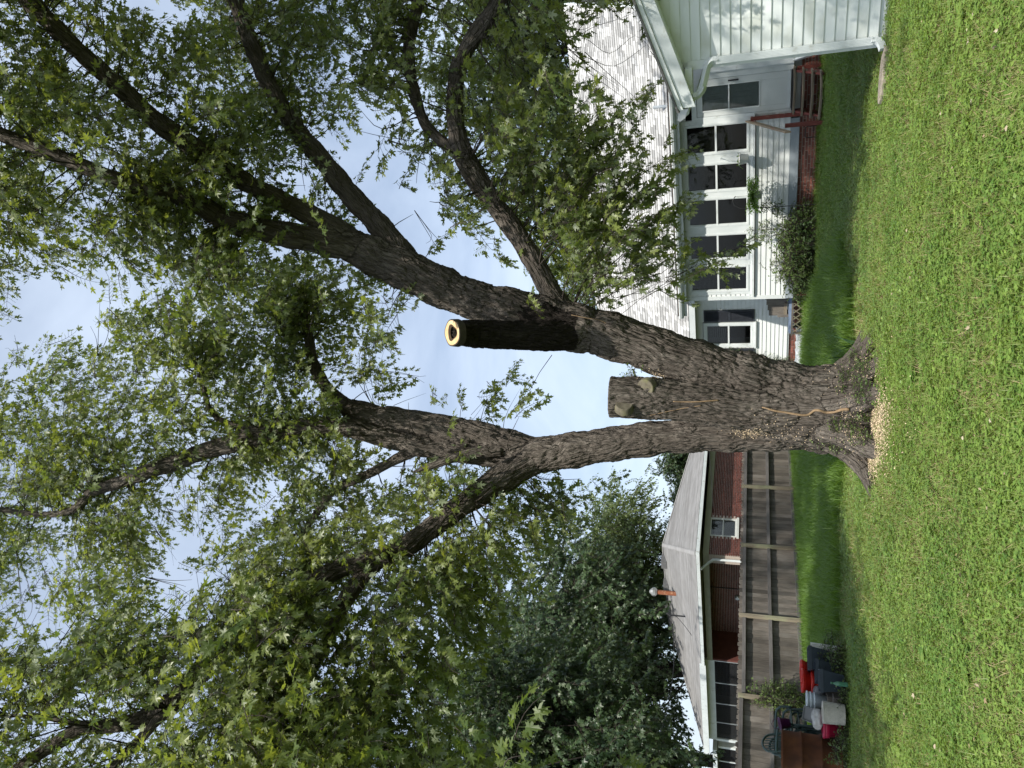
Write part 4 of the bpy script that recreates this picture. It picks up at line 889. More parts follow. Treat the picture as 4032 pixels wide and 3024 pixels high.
slab(wl, 0, NLX, 0, NE - .25, 0, .2, w1op[0], 'x'); slab(wl, .2, 6.6, 0, NE - .25, 1.5, .2, w2op[0], 'y'); wl.box(0, .35, .2, .5, 0, NE - .25)
wl.box(NLX - .2, NLX, .2, NLY, 0, NE - .25).box(.2, NLX - .2, NLY - .2, NLY, 0, NE - .25); wl.box(2.2, 2.3, 6.6, NLY - .2, 0, NE - .25)
box('porch_side_wall', (0, 1.5, 6.5, 6.6, 0, NE - .25), 'brick_far', nb)
wall = wl.build('wall', 'mortar_light', nb)
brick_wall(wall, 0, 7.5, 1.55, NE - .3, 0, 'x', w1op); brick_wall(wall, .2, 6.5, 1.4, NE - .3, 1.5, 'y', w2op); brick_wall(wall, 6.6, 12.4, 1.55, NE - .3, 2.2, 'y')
def far_window(x0, x1, z0, z1, axis, cm, pane='glass_far'):
    M = Matrix.Identity(4) if axis == 'x' else Matrix(((0, 1, 0, 1.5), (1, 0, 0, 0), (0, 0, 1, 0), (0, 0, 0, 1)))
    mb = MB(); 
    for bx in ((x0, x0 + .06, z0, z1), (x1 - .06, x1, z0, z1), (x0 + .06, x1 - .06, z1 - .06, z1), (x0 + .06, x1 - .06, z0, z0 + .06), (x0 + .06, x1 - .06, (z0 + z1) / 2 - .025, (z0 + z1) / 2 + .025)): mb.box(bx[0], bx[1], -.02, .08, bx[2], bx[3], M=M)
    w_ = mb.build('window', 'window_white', nb)
    MB().box(x0 + .06, x1 - .06, .03, .034, z0 + .06, z1 - .06, M=M).build('pane', pane, w_)
    cu = MB()
    for k in range(10): cu.box(x0 + .06 + k * (x1 - x0 - .12) / 10, x0 + .06 + (k + 1) * (x1 - x0 - .12) / 10, .04 + .008 * (k % 2), .06 + .008 * (k % 2), z0 + .05, z1 - .05, M=M)
    cu.build('curtain', cm, w_)
    MB().box(x0 - .06, x1 + .06, -.06, .06, z0 - .09, z0 - .002, M=M).build('sill', 'window_white', w_)
far_window(.95, 1.95, 2.02, 3.05, 'x', 'blind_light'); far_window(.5, 1.6, 2.0, 3.05, 'y', 'screen', 'insect_screen')  # second window: dark screen pane and near-black backing stand in for porch shade
# hip roof with shingle courses as thin lapped strips
OV = .45; ex0, ex1, ey0, ey1 = -OV, NLX + OV, -OV, NLY + OV
ap1 = (NLX / 2, 5.0); ap2 = (NLX / 2, NLY - 2.0)
rf = MB()
def face_strips(mb, A, B, C_, D_, n):     # quad A-B (eave) to D-C (ridge) in n lapped courses
    A, B, C_, D_ = map(Vector, (A, B, C_, D_)); nn = (B - A).cross(D_ - A).normalized()
    for k in range(n):
        t0, t1 = k / n, (k + 1) / n
        a, b, c, d = A.lerp(D_, t0) + nn * .014, B.lerp(C_, t0) + nn * .014, B.lerp(C_, t1) + nn * .002, A.lerp(D_, t1) + nn * .002
        a2, b2 = A.lerp(D_, t0), B.lerp(C_, t0); mb.add([a, b, c, d, a2, b2], [(0, 1, 2, 3), (4, 5, 1, 0)], random.random())
ze = NE - .02
P1, P2 = (ap1[0], ap1[1], NR), (ap2[0], ap2[1], NR)
face_strips(rf, (ex0, ey0, ze), (ex1, ey0, ze), P1, P1, 38)
face_strips(rf, (ex0, ey1, ze), (ex0, ey0, ze), P1, P2, 38)
face_strips(rf, (ex1, ey0, ze), (ex1, ey1, ze), P2, P1, 38)
face_strips(rf, (ex1, ey1, ze), (ex0, ey1, ze), P2, P2, 38)
roof = rf.build('roof', 'shingle_far', nb)
box('roof_deck', (ex0 + .02, ex1 - .02, ey0 + .02, ey1 - .02, ze - .05, ze - .03), 'soffit_tan', nb)
hp = MB()
for (a, b) in (((ex0, ey0, ze), P1), ((ex1, ey0, ze), P1), (P1, P2), ((ex0, ey1, ze), P2)):
    a, b = Vector(a), Vector(b); hp.tube([a + Vector((0, 0, .01)), b + Vector((0, 0, .01))], .10, n=6, flat=.4)
hp.build('hip_cap', 'shingle_far', nb)
gu = MB(); gu.box(ex0 - .10, ex1, ey0 - .11, ey0, ze - .15, ze - .02).box(ex0 - .11, ex0, ey0, 6.3, ze - .15, ze - .02); gu.build('gutter', 'metal_white', nb)
fz = MB(); fz.box(-.03, NLX, -.03, 0, NE - .48, NE - .25).box(-.03, 0, 0, 6.6, NE - .48, NE - .25); fz.build('frieze', 'soffit_tan', nb)
pg = MB(); pg.box(ex0 - .13, ex0 - .01, 6.3, ey1 + .05, ze - .20, ze + .06).box(-.02, .06, 6.6, NLY, NE - .55, NE - .08); pg.build('porch_header', 'metal_white', nb)
pp = MB()
for yy in (6.62, 8.2, 9.75, 11.25): pp.box(-.015, .035, yy - .022, yy + .022, .2, NE - .55)
pp.build('screen_mullion', 'galv', nb)
box('porch_post', (-.05, .10, NLY - .16, NLY + .02, .2, NE - .5), 'metal_white', nb)
box('porch_screen', (.012, .020, 6.6, NLY - .16, .2, NE - .5), 'insect_screen', nb)
box('porch_floor', (.0, 2.3, 6.6, NLY, .1, .3), 'concrete', nb)
dn = MB(); dn.tube([(ex0 - .05, .35, ze - .18), (-.25, .30, ze - .40), (-.09, .22, ze - .62), (-.07, .22, ze - .75), (-.07, .22, .3)], .05, n=8); dn.build('downspout', 'metal_white', nb)
for yy in (5.5, 7.2, 8.9):
    MB().box(ap1[0] - .60, ap1[0] - .12, yy, yy + .5, NR - .20, NR + .07, M=None).build('roof_vent', 'vent_grey', nb)
fl = MB().tube([(3.1, 6.2, 4.6), (3.1, 6.2, 5.75)], .105, n=14).build('flue_pipe', 'rust_pipe', nb)
MB().lathe([(.11, 5.70), (.20, 5.78), (.21, 5.90), (.14, 5.98), (.06, 6.06), (.001, 6.07)], n=10, M=Matrix.Translation((3.1, 6.2, 0))).build('flue_cap', 'galv', nb)
ms = MB().tube([(1.6, 5.9, 4.1), (1.6, 5.9, 5.0)], .035, n=8); ms.tube([(1.45, 5.9, 4.95), (1.75, 5.9, 4.95)], .02, n=6); ms.build('service_mast', 'black_metal', nb)
MB().tube([(1.47, 3.6, NE - .4), (1.47, 3.6, .4)], .02, n=6).build('conduit', 'black_metal', nb)
MB().lathe([(.001, 0), (.12, 0), (.12, .08), (.08, .12), (.001, .12)], n=16, M=Matrix.Translation((1.48, 4.1, 2.0)) @ Matrix.Rotation(R(-90), 4, 'Y')).build('electric_meter', 'galv', nb)
# lower screened addition further along, half hidden by leaves
an = thing('screened_porch', 'low white screened porch half hidden under dark leaves', 'porch', nb.matrix_basis @ Vector((0, 13.2, 0)) if False else NO + Vector((-math.sin(FA), math.cos(FA), 0)) * 13.25, FA)
ab = MB(); ab.box(0, 3, 0, .12, 0, 2.9).box(2.9, 3, .12, 6, 0, 2.9).box(0, .1, 5.0, 6, 0, 2.9).box(.0, .1, .12, 5.0, 0, 1.2); ab.build('wall', 'siding', an)
box('roof', (-.35, 3.3, -.2, 6.3, 2.95, 3.15), 'metal_white', an)
for yy in (.12, 1.3, 2.55, 3.8, 4.95): box('mullion', (-.01, .05, yy - .03, yy + .03, 1.2, 2.9), 'metal_white', an)
box('screen', (.02, .03, .12, 5.0, 1.2, 2.9), 'insect_screen', an); box('lining', (1.5, 1.55, .12, 5.9, 0, 2.9), 'brick_far', an)
# overhead wires
def wire(name, A, B, sag, label, r_=.012):
    A, B = Vector(A), Vector(B); pts = [A.lerp(B, t_) - Vector((0, 0, sag * 4 * t_ * (1 - t_))) for t_ in np.linspace(0, 1, 14)]
    return tag(MB().tube(pts, r_, n=5).build(name, 'black_metal'), label, 'wire')
rotN = Matrix.Rotation(FA, 4, 'Z')
mast = NO + (rotN @ Vector((1.6, 5.9, 4.95)))
wire('service_wire', mast, at(2520, 3100, 22), .5, 'thin dark service wire running from the roof mast over the grey roof')
wire('service_wire', mast + Vector((0, 0, -.25)), at(2760, 2580, 33), .15, 'short service wire drooping from the roof mast to the porch eave')
wire('service_wire', at(2780, 2560, 34), at(2790, 1750, 30.2), .25, 'dark wire strung along the brick wall below the eave')

# ================================================================== background trees
def bg_tree(name, label, base, height, crown_c, crown_r, sprays, n, sc, trunk_r=.3, seed=0, lean=(0, 0), hollow=.35, gaps=.0):
    random.seed(seed); rng = np.random.default_rng(seed)
    t_ = thing(name, label, 'tree', base); mb = MB()
    top = Vector((lean[0], lean[1], height * .72)); c = Vector(crown_c)
    cs = catmull([(0, 0, -.2, trunk_r * 1.2), (lean[0] * .2, lean[1] * .2, height * .3, trunk_r * .85), (lean[0] * .6, lean[1] * .6, height * .55, trunk_r * .55), (top.x, top.y, top.z, trunk_r * .25)], .5)
    mb.tube([q_[:3] for q_ in cs], [q_[3] for q_ in cs], n=9)
    P, Rr, S = [], [], []
    nb_ = max(14, n // 45)
    for b in range(nb_):
        d = rvec().normalized(); rad_ = random.uniform(hollow, 1.0)
        e = c + Vector((d.x * crown_r[0] * rad_, d.y * crown_r[1] * rad_, d.z * crown_r[2] * rad_))
        st = Vector(cs[random.randrange(len(cs) // 4, len(cs))][:3])
        if e.z < .6: continue
        md = st.lerp(e, .5) + rvec(.13 * (e - st).length); pts = catmull([tuple(st), tuple(md), tuple(e)], .5); mb.tube([Vector(p_) for p_ in pts], [trunk_r * .09 * (1 - .8 * i / len(pts)) + .006 for i in range(len(pts))], n=4, cap=False)
        clr = crown_r[0] * random.uniform(.16, .30)
        for k in range(n // nb_):
            p_ = e + Vector((random.gauss(0, clr), random.gauss(0, clr), random.gauss(0, clr * .7)))
            if p_.z < .5: continue
            P.append(tuple(p_)); Rr.append((random.gauss(0, .5), random.gauss(.35, .5), math.atan2(d.y, d.x) + random.gauss(0, .9))); S.append(sc * random.uniform(.75, 1.25))
    mb.build('trunk', 'bark_dark', t_, smooth=True)
    scatter('crown', P, Rr, S, rng.integers(0, len(sprays), len(P)), sprays, t_, rnd=rng.random(len(P)))
    return t_
def on_ground(px, py, Y): p = at(px, py, Y); p.z = 0; return p
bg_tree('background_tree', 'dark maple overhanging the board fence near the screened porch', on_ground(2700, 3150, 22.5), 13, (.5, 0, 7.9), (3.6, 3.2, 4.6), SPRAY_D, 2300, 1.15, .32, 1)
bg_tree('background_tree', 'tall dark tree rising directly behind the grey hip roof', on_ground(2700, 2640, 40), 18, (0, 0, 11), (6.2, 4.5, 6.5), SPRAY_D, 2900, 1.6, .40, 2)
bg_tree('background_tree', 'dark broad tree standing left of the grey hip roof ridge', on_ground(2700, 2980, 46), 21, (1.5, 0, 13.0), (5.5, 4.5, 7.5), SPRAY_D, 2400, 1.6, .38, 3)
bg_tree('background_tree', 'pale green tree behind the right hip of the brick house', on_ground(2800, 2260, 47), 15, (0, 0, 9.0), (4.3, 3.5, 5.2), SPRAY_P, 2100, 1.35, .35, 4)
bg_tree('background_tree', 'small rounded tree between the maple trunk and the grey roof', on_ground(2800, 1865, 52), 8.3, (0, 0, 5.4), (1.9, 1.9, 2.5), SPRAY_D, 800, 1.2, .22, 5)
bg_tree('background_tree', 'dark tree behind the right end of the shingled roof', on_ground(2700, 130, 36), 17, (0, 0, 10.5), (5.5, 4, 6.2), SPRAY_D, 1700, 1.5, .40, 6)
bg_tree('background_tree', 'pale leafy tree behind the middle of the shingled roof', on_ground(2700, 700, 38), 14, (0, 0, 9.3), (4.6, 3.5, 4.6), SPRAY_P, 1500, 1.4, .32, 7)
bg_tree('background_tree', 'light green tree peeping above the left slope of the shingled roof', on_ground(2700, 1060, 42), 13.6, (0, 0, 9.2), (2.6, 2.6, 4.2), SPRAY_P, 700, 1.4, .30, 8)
random.seed(21)

# ================================================================== things by the house
def hfr(x, y, z=0): c, s_ = math.cos(HA), math.sin(HA); return Vector((HO.x + c * x - s_ * y, HO.y + s_ * x + c * y, z))
st = thing('wooden_steps', 'open wooden back steps with red-painted stringers and weathered handrail', 'steps', hfr(0, 0), HA)
for k, (zt, yt) in enumerate([(.60, -.16), (.43, -.42), (.26, -.68), (.10, -.94)]):
    xs0, xs1 = -.16, .86
    mb = MB(); seg = 8; sagz = [-.012 * math.sin(math.pi * i / seg) * (1 + k * .4) for i in range(seg + 1)]
    for i in range(seg): xa, xb = xs0 + (xs1 - xs0) * i / seg, xs0 + (xs1 - xs0) * (i + 1) / seg; mb.add([(xa, yt - .13, zt + sagz[i]), (xb, yt - .13, zt + sagz[i + 1]), (xb, yt + .12, zt + sagz[i + 1]), (xa, yt + .12, zt + sagz[i]), (xa, yt - .13, zt + .036 + sagz[i]), (xb, yt - .13, zt + .036 + sagz[i + 1]), (xb, yt + .12, zt + .036 + sagz[i + 1]), (xa, yt + .12, zt + .036 + sagz[i])], [(0,3,2,1), (4,5,6,7), (0,1,5,4), (2,3,7,6)] + ([(3,0,4,7)] if i == 0 else []) + ([(1,2,6,5)] if i == seg - 1 else []))
    mb.build('tread', 'wood_tread', st)
for xs in (-.10, .78):
    MB().prism([(-.06, .58), (-.30, .58), (-1.10, -.02), (-1.10, -.08), (-.90, -.08), (-.06, .36)], 'x', xs - .02, xs + .02).build('stringer', 'red_paint', st)
    for (yt, zt) in ((-.42, .40), (-.68, .23)): MB().box(xs - .035, xs + .035, yt - .1, yt + .1, zt - .04, zt).build('cleat', 'wood_tread', st)
MB().box(-.245, -.165, -.14, -.05, .10, 1.56).build('post', 'red_paint', st, bevel=.004)
MB().box(-.245, -.165, -1.12, -1.03, -.05, .82).build('post', 'red_paint', st, bevel=.004)
MB().prism([(.04, 1.60), (-1.42, .70), (-1.42, .83), (.04, 1.73)], 'x', -.285, -.247).build('handrail', 'red_worn', st, bevel=.003)
MB().box(.80, .86, -.2, -.12, 0, .56).build('post', 'red_paint', st)
bb = thing('boot_scraper', 'bent black metal hoop stuck in grass against the brick foundation', 'metal hoop', hfr(-.62, -.16), HA)
MB().tube([(-.13, 0, -.05), (-.13, 0, .30), (-.10, 0, .335), (.10, 0, .335), (.13, 0, .30), (.13, 0, -.05)], .011, n=8).build('hoop', 'black_metal', bb); MB().tube([(-.13, 0, .16), (.13, 0, .16)], .008, n=6).build('crossbar', 'black_metal', bb)
# hanging white pot on a bracket between windows
hb = thing('hanging_pot', 'white plastic hanging pot with wiry sprout on sunroom window casing', 'flower pot', hfr(-1.09, -.28, 1.60), HA)
MB().lathe([(.001, 0), (.09, 0), (.10, .01), (.125, .19), (.14, .20), (.14, .225), (.125, .225), (.12, .20)], n=24).build('pot', 'basket_white', hb, smooth=True)
hk = MB(); 
for a in (0, 2.1, 4.2): hk.tube([(.13 * math.cos(a), .13 * math.sin(a), .22), (0, .1, .62)], .004, n=4)
hk.tube([(0, .28, .66), (0, .1, .66), (0, .1, .60)], .009, n=6); hk.build('hanger', 'metal_white', hb)
sp = MB(); random.seed(5)
for k in range(26): leaf(sp, Vector((random.gauss(0, .06), random.gauss(0, .06) - .04, .22)), Vector((random.gauss(0, .6), random.gauss(-.5, .6), .7)), Vector((0, 0, 1)), random.uniform(.04, .07), OVAL)
sp.tube([(.0, -.1, .22), (-.12, -.2, .20), (-.18, -.24, .12)], .005, n=4); sp.build('plant', 'fern', hb)
# fern in a hanging basket on a shepherd's hook
fh = thing('shepherd_hook', 'slim black metal shepherd hook with curled arm in front of the sunroom', 'plant hook', hfr(-2.22, -.62), HA)
MB().tube([(0, 0, -.2), (0, 0, 1.6), (.02, 0, 1.80), (.10, 0, 1.93), (.22, 0, 1.97), (.33, 0, 1.90)], .010, n=8).build('pole', 'black_metal', fh)
cu = MB(); cu.tube([(0, 0, 1.28), (-.06, 0, 1.30), (-.12, 0, 1.24), (-.12, 0, 1.16), (-.06, 0, 1.13), (-.03, 0, 1.17)], .008, n=6); cu.build('scroll', 'black_metal', fh)
fp = thing('hanging_fern', 'bushy yellow-green fern in a pot hanging from the black hook', 'fern', hfr(-1.90, -.62, 1.30), HA)
MB().lathe([(.001, 0), (.09, 0), (.14, .16), (.15, .17), (.14, .18), (.12, .17)], n=20).build('pot', 'basket_white', fp, smooth=True)
MB().tube([(0, 0, .17), (0, 0, .62)], .004, n=4).build('hanger', 'black_metal', fp)
fm = MB(); random.seed(8)
for k in range(210):
    az = random.random() * 6.283; L_ = random.uniform(.30, .50); up_ = random.uniform(.2, 1.3)
    prevp = Vector((0, 0, .16)); d = Vector((math.cos(az), math.sin(az), up_)).normalized()
    for i in range(6):
        nx = prevp + d * (L_ / 6); d = (d + Vector((0, 0, -.22))).normalized()
        for sd in (-1, 1): leaf(fm, nx, d + d.cross(Vector((0, 0, 1))) * sd * 1.2, Vector((0, 0, 1)) + rvec(.3), .055, OVAL[::2])
        prevp = nx
fm.build('fronds', 'fern', fp)
# shrub and climbing shoots against the sunroom
def plant(name, label, cat, loc, sprays, n, ext, sc, stems, grp=None, seed=0, zc=None, mat_='twig'):
    random.seed(seed); t_ = thing(name, label, cat, loc, HA, grp); mb = MB(); P, Rr, S = [], [], []
    for (a, b, c) in stems:
        cs = catmull([(0 + a[0], a[1], a[2]), tuple(b), tuple(c)], .08); mb.tube([Vector(v) for v in cs], [.009 * (1 - .7 * i / len(cs)) for i in range(len(cs))], n=5)
        for q_ in cs[len(cs) // 4:]:
            for _ in range(2): P.append(tuple(Vector(q_) + rvec(.03))); Rr.append((random.gauss(0, .6), random.gauss(0, .6), random.random() * 6.28)); S.append(sc * random.uniform(.5, .9))
    for k in range(n):
        d = rvec().normalized() * random.uniform(.55, 1) ; p_ = Vector((d.x * ext[0], d.y * ext[1], (zc if zc else ext[2]) + d.z * ext[2]))
        if p_.z < .03: continue
        P.append(tuple(p_)); Rr.append((random.gauss(0, .6), random.gauss(.1, .6), math.atan2(d.y, d.x) + random.gauss(0, .8))); S.append(sc * random.uniform(.7, 1.3))
    mb.build('stem', mat_, t_); scatter('foliage', P, Rr, S, RNG.integers(0, len(sprays), len(P)), sprays, t_); return t_
plant('shrub', 'dense green shrub growing against the sunroom brick foundation', 'shrub', hfr(-3.55, -.55), SPRAY_S, 640, (.92, .45, .46), 1.1, [((0, 0, 0), (.1, .1, .4), (.3, .3, .9)), ((-.3, 0, 0), (-.3, .2, .5), (-.4, .3, 1.1)), ((.4, 0, 0), (.5, .2, .4), (.7, .2, .8)), ((-.6, 0, 0), (-.7, .2, .5), (-.75, .3, .85))], seed=3, zc=.40)
plant('climbing_plant', 'leafy climbing shoots rising up the siding beside the hook pole', 'climber', hfr(-2.75, -.40), SPRAY_S, 60, (.35, .2, .25), 1.0, [((0, 0, 0), (.1, .05, .8), (.55, .1, 1.28)), ((.05, 0, 0), (.25, .05, .7), (.5, .1, 1.05)), ((-.1, 0, 0), (-.15, .1, .7), (-.2, .2, 1.5)), ((-.2, 0, 0), (-.3, .1, .7), (-.42, .2, 1.42))], seed=4, zc=.25)
# clutter at the set-back wall
wbx = thing('wooden_box', 'grey weathered plank box leaning on the wall behind the sunroom corner', 'wooden box', hfr(-5.62, 1.05, .50), HA)
for k in range(4): MB().box(-.40 + k * .17, -.235 + k * .17, 0, .03, .10 - .03 * k, .64 - .035 * (3 - k)).build('plank', 'wood_grey', wbx)
MB().box(-.36, .0, -.05, -.005, .05, .13).build('batten', 'wood_tread', wbx); MB().box(-.44, -.34, -.04, .25, .0, .30).build('end_board', 'wood_grey', wbx)
tp = thing('folded_tarp', 'crumpled blue-grey tarp lying on a low bench by the wall', 'tarp', hfr(-5.75, .85, .46), HA)
tm = MB(); nx_, ny_ = 26, 8; q_ = np.array([(i * .5, j * .6, 3.3) for j in range(ny_) for i in range(nx_)]); hz = pnoise(q_) * .06
tm.add([(-.65 + 1.15 * i / (nx_ - 1), -.25 + .5 * j / (ny_ - 1), .045 + hz[j * nx_ + i] - (.10 if j == 0 else 0)) for j in range(ny_) for i in range(nx_)], [(j * nx_ + i, j * nx_ + i + 1, (j + 1) * nx_ + i + 1, (j + 1) * nx_ + i) for j in range(ny_ - 1) for i in range(nx_ - 1)]); tm.build('cloth', 'tarp', tp, smooth=True)
bn = thing('garden_bench', 'low wooden garden bench with lattice end panel under the tarp', 'bench', hfr(-5.75, .85), HA)
box('seat', (-.7, .55, -.25, .25, .40, .45), 'wood_grey', bn)
for (a, b) in ((-.66, -.24), (.46, -.24), (-.66, .18), (.46, .18)): box('leg', (a, a + .06, b, b + .06, -.02, .40), 'wood_grey', bn)
lt = MB()
for k in range(5):
    for sg in (-1, 1): lt.box(-.24, .24, -.262, -.252, -.012, .012, M=Matrix.Translation((-.42 + k * .2, 0, .21)) @ Matrix.Rotation(sg * R(50), 4, 'Y'))
lt.build('lattice', 'wood_post', bn)
pf = thing('plastic_wrapped_planks', 'clear plastic sheet wrapped over pale boards lying along the wall', 'plastic sheet', hfr(-7.2, .95), HA)
for k in range(4): MB().box(-.85, .85, -.2 + k * .1, -.11 + k * .1, .02, .16 + .02 * (k % 2)).build('board', 'siding', pf)
pm = MB(); nx_ = 40; prof = [(-.26, .0), (-.25, .18), (-.1, .27), (.1, .28), (.24, .2), (.25, 0)]
qq = np.array([(i * .45, j * 1.1, 8.1) for i in range(nx_) for j in range(6)]); hz = pnoise(qq) * .07
pm.add([(-.9 + 1.8 * i / (nx_ - 1), p_[0] + hz[i * 6 + j] * .6, max(.01, p_[1] + hz[i * 6 + j])) for i in range(nx_) for j, p_ in enumerate(prof)], [(i * 6 + j, (i + 1) * 6 + j, (i + 1) * 6 + j + 1, i * 6 + j + 1) for i in range(nx_ - 1) for j in range(5)]); pm.build('sheet', 'foil', pf)
plant('climbing_plant', 'thin vine sprigs dangling beside the dark louvred shutter', 'climber', hfr(-7.75, 1.30), SPRAY_S, 0, (.1, .1, .1), .8, [((.1, 0, 0), (.0, .05, .9), (.25, .1, 1.55)), ((.0, 0, 0), (.05, .05, 1.2), (.35, .1, 2.15)), ((-.2, 0, 0), (-.15, .05, 1.0), (.1, .1, 1.85))], seed=9)
# splash stone below the garage downspout
sbm = MB(); random.seed(3); n_ = 22; out = [(.30 * math.cos(a) * (1 + .18 * math.sin(3 * a + .6)), (.13 + .05 * math.cos(a)) * math.sin(a) * (1 + .25 * math.sin(2 * a))) for a in np.linspace(0, 6.283, n_, endpoint=False)]
sbm.prism(out, 'z', -.05, .05); so = sbm.build('stepping_stone', 'stone', None, loc=gz(3500, 290) + Vector((.05, .1, .02)), rot=(0, R(-2), R(152)), bevel=.015); tag(so, 'flat tan stone slab in the grass below the garage downspout', 'stone')

# ================================================================== pots, barrel and chairs at the fence side
def pot(name, label, cat, loc, prof, mat_, n=28, sx=1, sy=1, rot=(0, 0, 0), group=None, rim=None):
    t_ = thing(name, label, cat, loc, 0, group); t_.rotation_euler = rot
    MB().lathe(prof, n=n, sx=sx, sy=sy).build('body', mat_, t_, smooth=n > 8)
    if rim: MB().lathe(rim, n=n, sx=sx, sy=sy).build('rim', mat_, t_, smooth=n > 8)
    return t_
tl = thing('timber_edging', 'dark rotting timber boards edging the cluttered bed by the barrel', 'timber', gz(3338, 2860), 0)
tdir = (gz(3322, 2640) - gz(3340, 3000)); tang = math.atan2(tdir.y, tdir.x); tl.rotation_euler = (0, 0, tang)
MB().box(-1.9, .05, -.05, .09, -.05, .10).build('board', 'timber', tl, bevel=.01); MB().box(-.1, 1.25, -.01, .12, -.05, .09).build('board', 'timber', tl, bevel=.01); MB().box(-1.9, 1.2, .10, .9, -.05, .06).build('bed', 'soil', tl)
bc = at(3295, 2985, 12.75); BZ = .10
bar = thing('rusty_barrel', 'tall rusty steel drum with two rolling hoops beside the pots', 'barrel', (bc.x, bc.y, BZ))
rB = .30; pr = [(.001, 0), (rB, 0), (rB + .008, .012), (rB, .03)]
for zc in (.30, .60): pr += [(rB, zc - .035), (rB + .016, zc - .016), (rB + .024, zc), (rB + .016, zc + .016), (rB, zc + .035)]
pr += [(rB, .86), (rB + .010, .875), (rB + .010, .89), (rB - .008, .89), (rB - .012, .86), (rB - .02, .30), (.001, .28)]
MB().lathe(pr, n=48).build('drum', 'rust', bar, smooth=True)
def chair(parent):
    mb = MB(); hw = .27
    MB().box(-.25, .24, -.24, .24, .40, .425).build('seat', 'chair_green', parent, bevel=.01)
    hoop = catmull([(-.22, -.25, .42), (-.30, -.25, .70), (-.33, -.20, .82), (-.345, 0, .88), (-.33, .20, .82), (-.30, .25, .70), (-.22, .25, .42)], .05); MB().tube([Vector(h) for h in hoop], .020, n=8).build('back_frame', 'chair_green', parent, smooth=True)
    for y_ in (-.14, -.07, 0, .07, .14): MB().tube([(-.24, y_, .42), (-.31, y_, .72), (-.335, y_, .86 - abs(y_) * .3)], .014, n=6, flat=.6).build('slat', 'chair_green', parent)
    for sy_ in (-1, 1):
        MB().tube([Vector(v) for v in catmull([(-.30, sy_ * .25, .66), (-.10, sy_ * .28, .66), (.16, sy_ * .28, .64), (.23, sy_ * .27, .58), (.25, sy_ * .26, .40)], .05)], .021, n=8).build('arm', 'chair_green', parent, smooth=True)
        for (x_, x2) in ((.22, .27), (-.22, -.30)): MB().tube([(x_, sy_ * .23, .41), (x2, sy_ * .27, .0)], .022, n=8).build('leg', 'chair_green', parent)
cpos = at(3290, 2920, 13.5)
ch0 = thing('plastic_chair', 'dark green plastic armchair at the bottom of the stack behind the barrel', 'chair', (cpos.x, cpos.y, .05), R(-8), 'stacked green chairs'); chair(ch0)
CHL = ['dark green plastic armchair second from the bottom of the stack behind the barrel', 'dark green plastic armchair second from the top of the stack behind the barrel', 'dark green plastic armchair on top of the stack behind the barrel']
for k in range(3):
    c_ = ch0.copy(); col.objects.link(c_); c_['label'] = CHL[k]; c_.location = (cpos.x + .035 * (k + 1), cpos.y, .05 + .115 * (k + 1))
    for o_ in list(ch0.children): d_ = o_.copy(); col.objects.link(d_); d_.parent = c_
pl = at(3085, 2838, 13.15)
pp_ = pot('small_pot', 'small dark purple pot with wire handle hooked on the chair arm', 'flower pot', (pl.x - .02, pl.y, pl.z - .10), [(.001, 0), (.065, 0), (.09, .15), (.10, .15), (.10, .175), (.088, .175), (.08, .05), (.001, .05)], 'purple', rot=(R(12), R(-8), 0))
MB().tube([(.095, 0, .165), (.07, 0, .26), (0, 0, .30), (-.07, 0, .26), (-.095, 0, .165)], .005, n=5).build('handle', 'purple', pp_)
def gp(px, py, Y): p = at(px, py, Y); return p
m_ = gp(3300, 2866, 12.55); pot('flower_pot', 'magenta ribbed-rim flower pot standing next to the rusty barrel', 'flower pot', (m_.x, m_.y, BZ), [(.001, 0), (.125, 0), (.145, .20), (.17, .20), (.175, .30), (.16, .30), (.14, .06), (.001, .06)], 'magenta', rim=[(.172, .265), (.182, .27), (.182, .30), (.17, .302)])
w_ = gp(3300, 2812, 12.35); wk = pot('wicker_basket', 'cream woven-look round basket in front of the magenta pot', 'basket', (w_.x, w_.y, BZ), [(.001, 0), (.14, 0), (.155, .32), (.14, .32), (.125, .05), (.001, .05)], 'wicker')
wv = MB()
for r_ in range(14):
    nn_ = 30; zz = .015 + r_ * .0225; rad_ = .142 + .014 * zz / .32
    for j in range(nn_): a = 2 * math.pi * (j + .5 * (r_ % 2)) / nn_; wv.box(-.005, .008, -.0145, .0145, -.009, .009, M=Matrix.Translation((rad_ * math.cos(a), rad_ * math.sin(a), zz)) @ Matrix.Rotation(a, 4, 'Z'))
o = wv.build('weave', 'wicker', wk); o['kind'] = 'stuff'
wl_ = gp(3200, 2825, 12.7); wm = MB(); bm = bmesh.new(); bmesh.ops.create_icosphere(bm, subdivisions=4, radius=.15); vv = np.array([v.co[:] for v in bm.verts]); dsp_ = pnoise(vv * 9 + 2) * .05 + pnoise(vv * 26) * .02
wme = bpy.data.meshes.new('fleece'); bm.to_mesh(wme); bm.free(); wme.vertices.foreach_set('co', (vv * (1 + dsp_ / .15)[:, None] * (1.0, 1.1, .62)).ravel()); wme.materials.append(MATS['wool']); wme.polygons.foreach_set('use_smooth', [True] * len(wme.polygons))
tag(link('fleece', wme, None, (wl_.x, wl_.y, .46)), 'grey fluffy wad stuffed above the cream woven basket', 'fleece')
tr_ = gp(3165, 2805, 12.75); tb = MB(); tb.box(-.11, .11, -.14, .14, 0, .012); frame = [(-.11, -.10, -.14, .14), (.10, .11, -.14, .14), (-.10, .10, -.14, -.13), (-.10, .10, .13, .14)]
for (a, b, c, d) in frame: tb.box(a, b, c, d, .012, .05)
tag(tb.build('tray', 'tray', None, loc=(tr_.x - .03, tr_.y, .53), rot=(R(70), R(10), R(10))), 'shiny grey plastic tray propped on the fleece between pots', 'tray')
pw = gp(3230, 2765, 13.0)
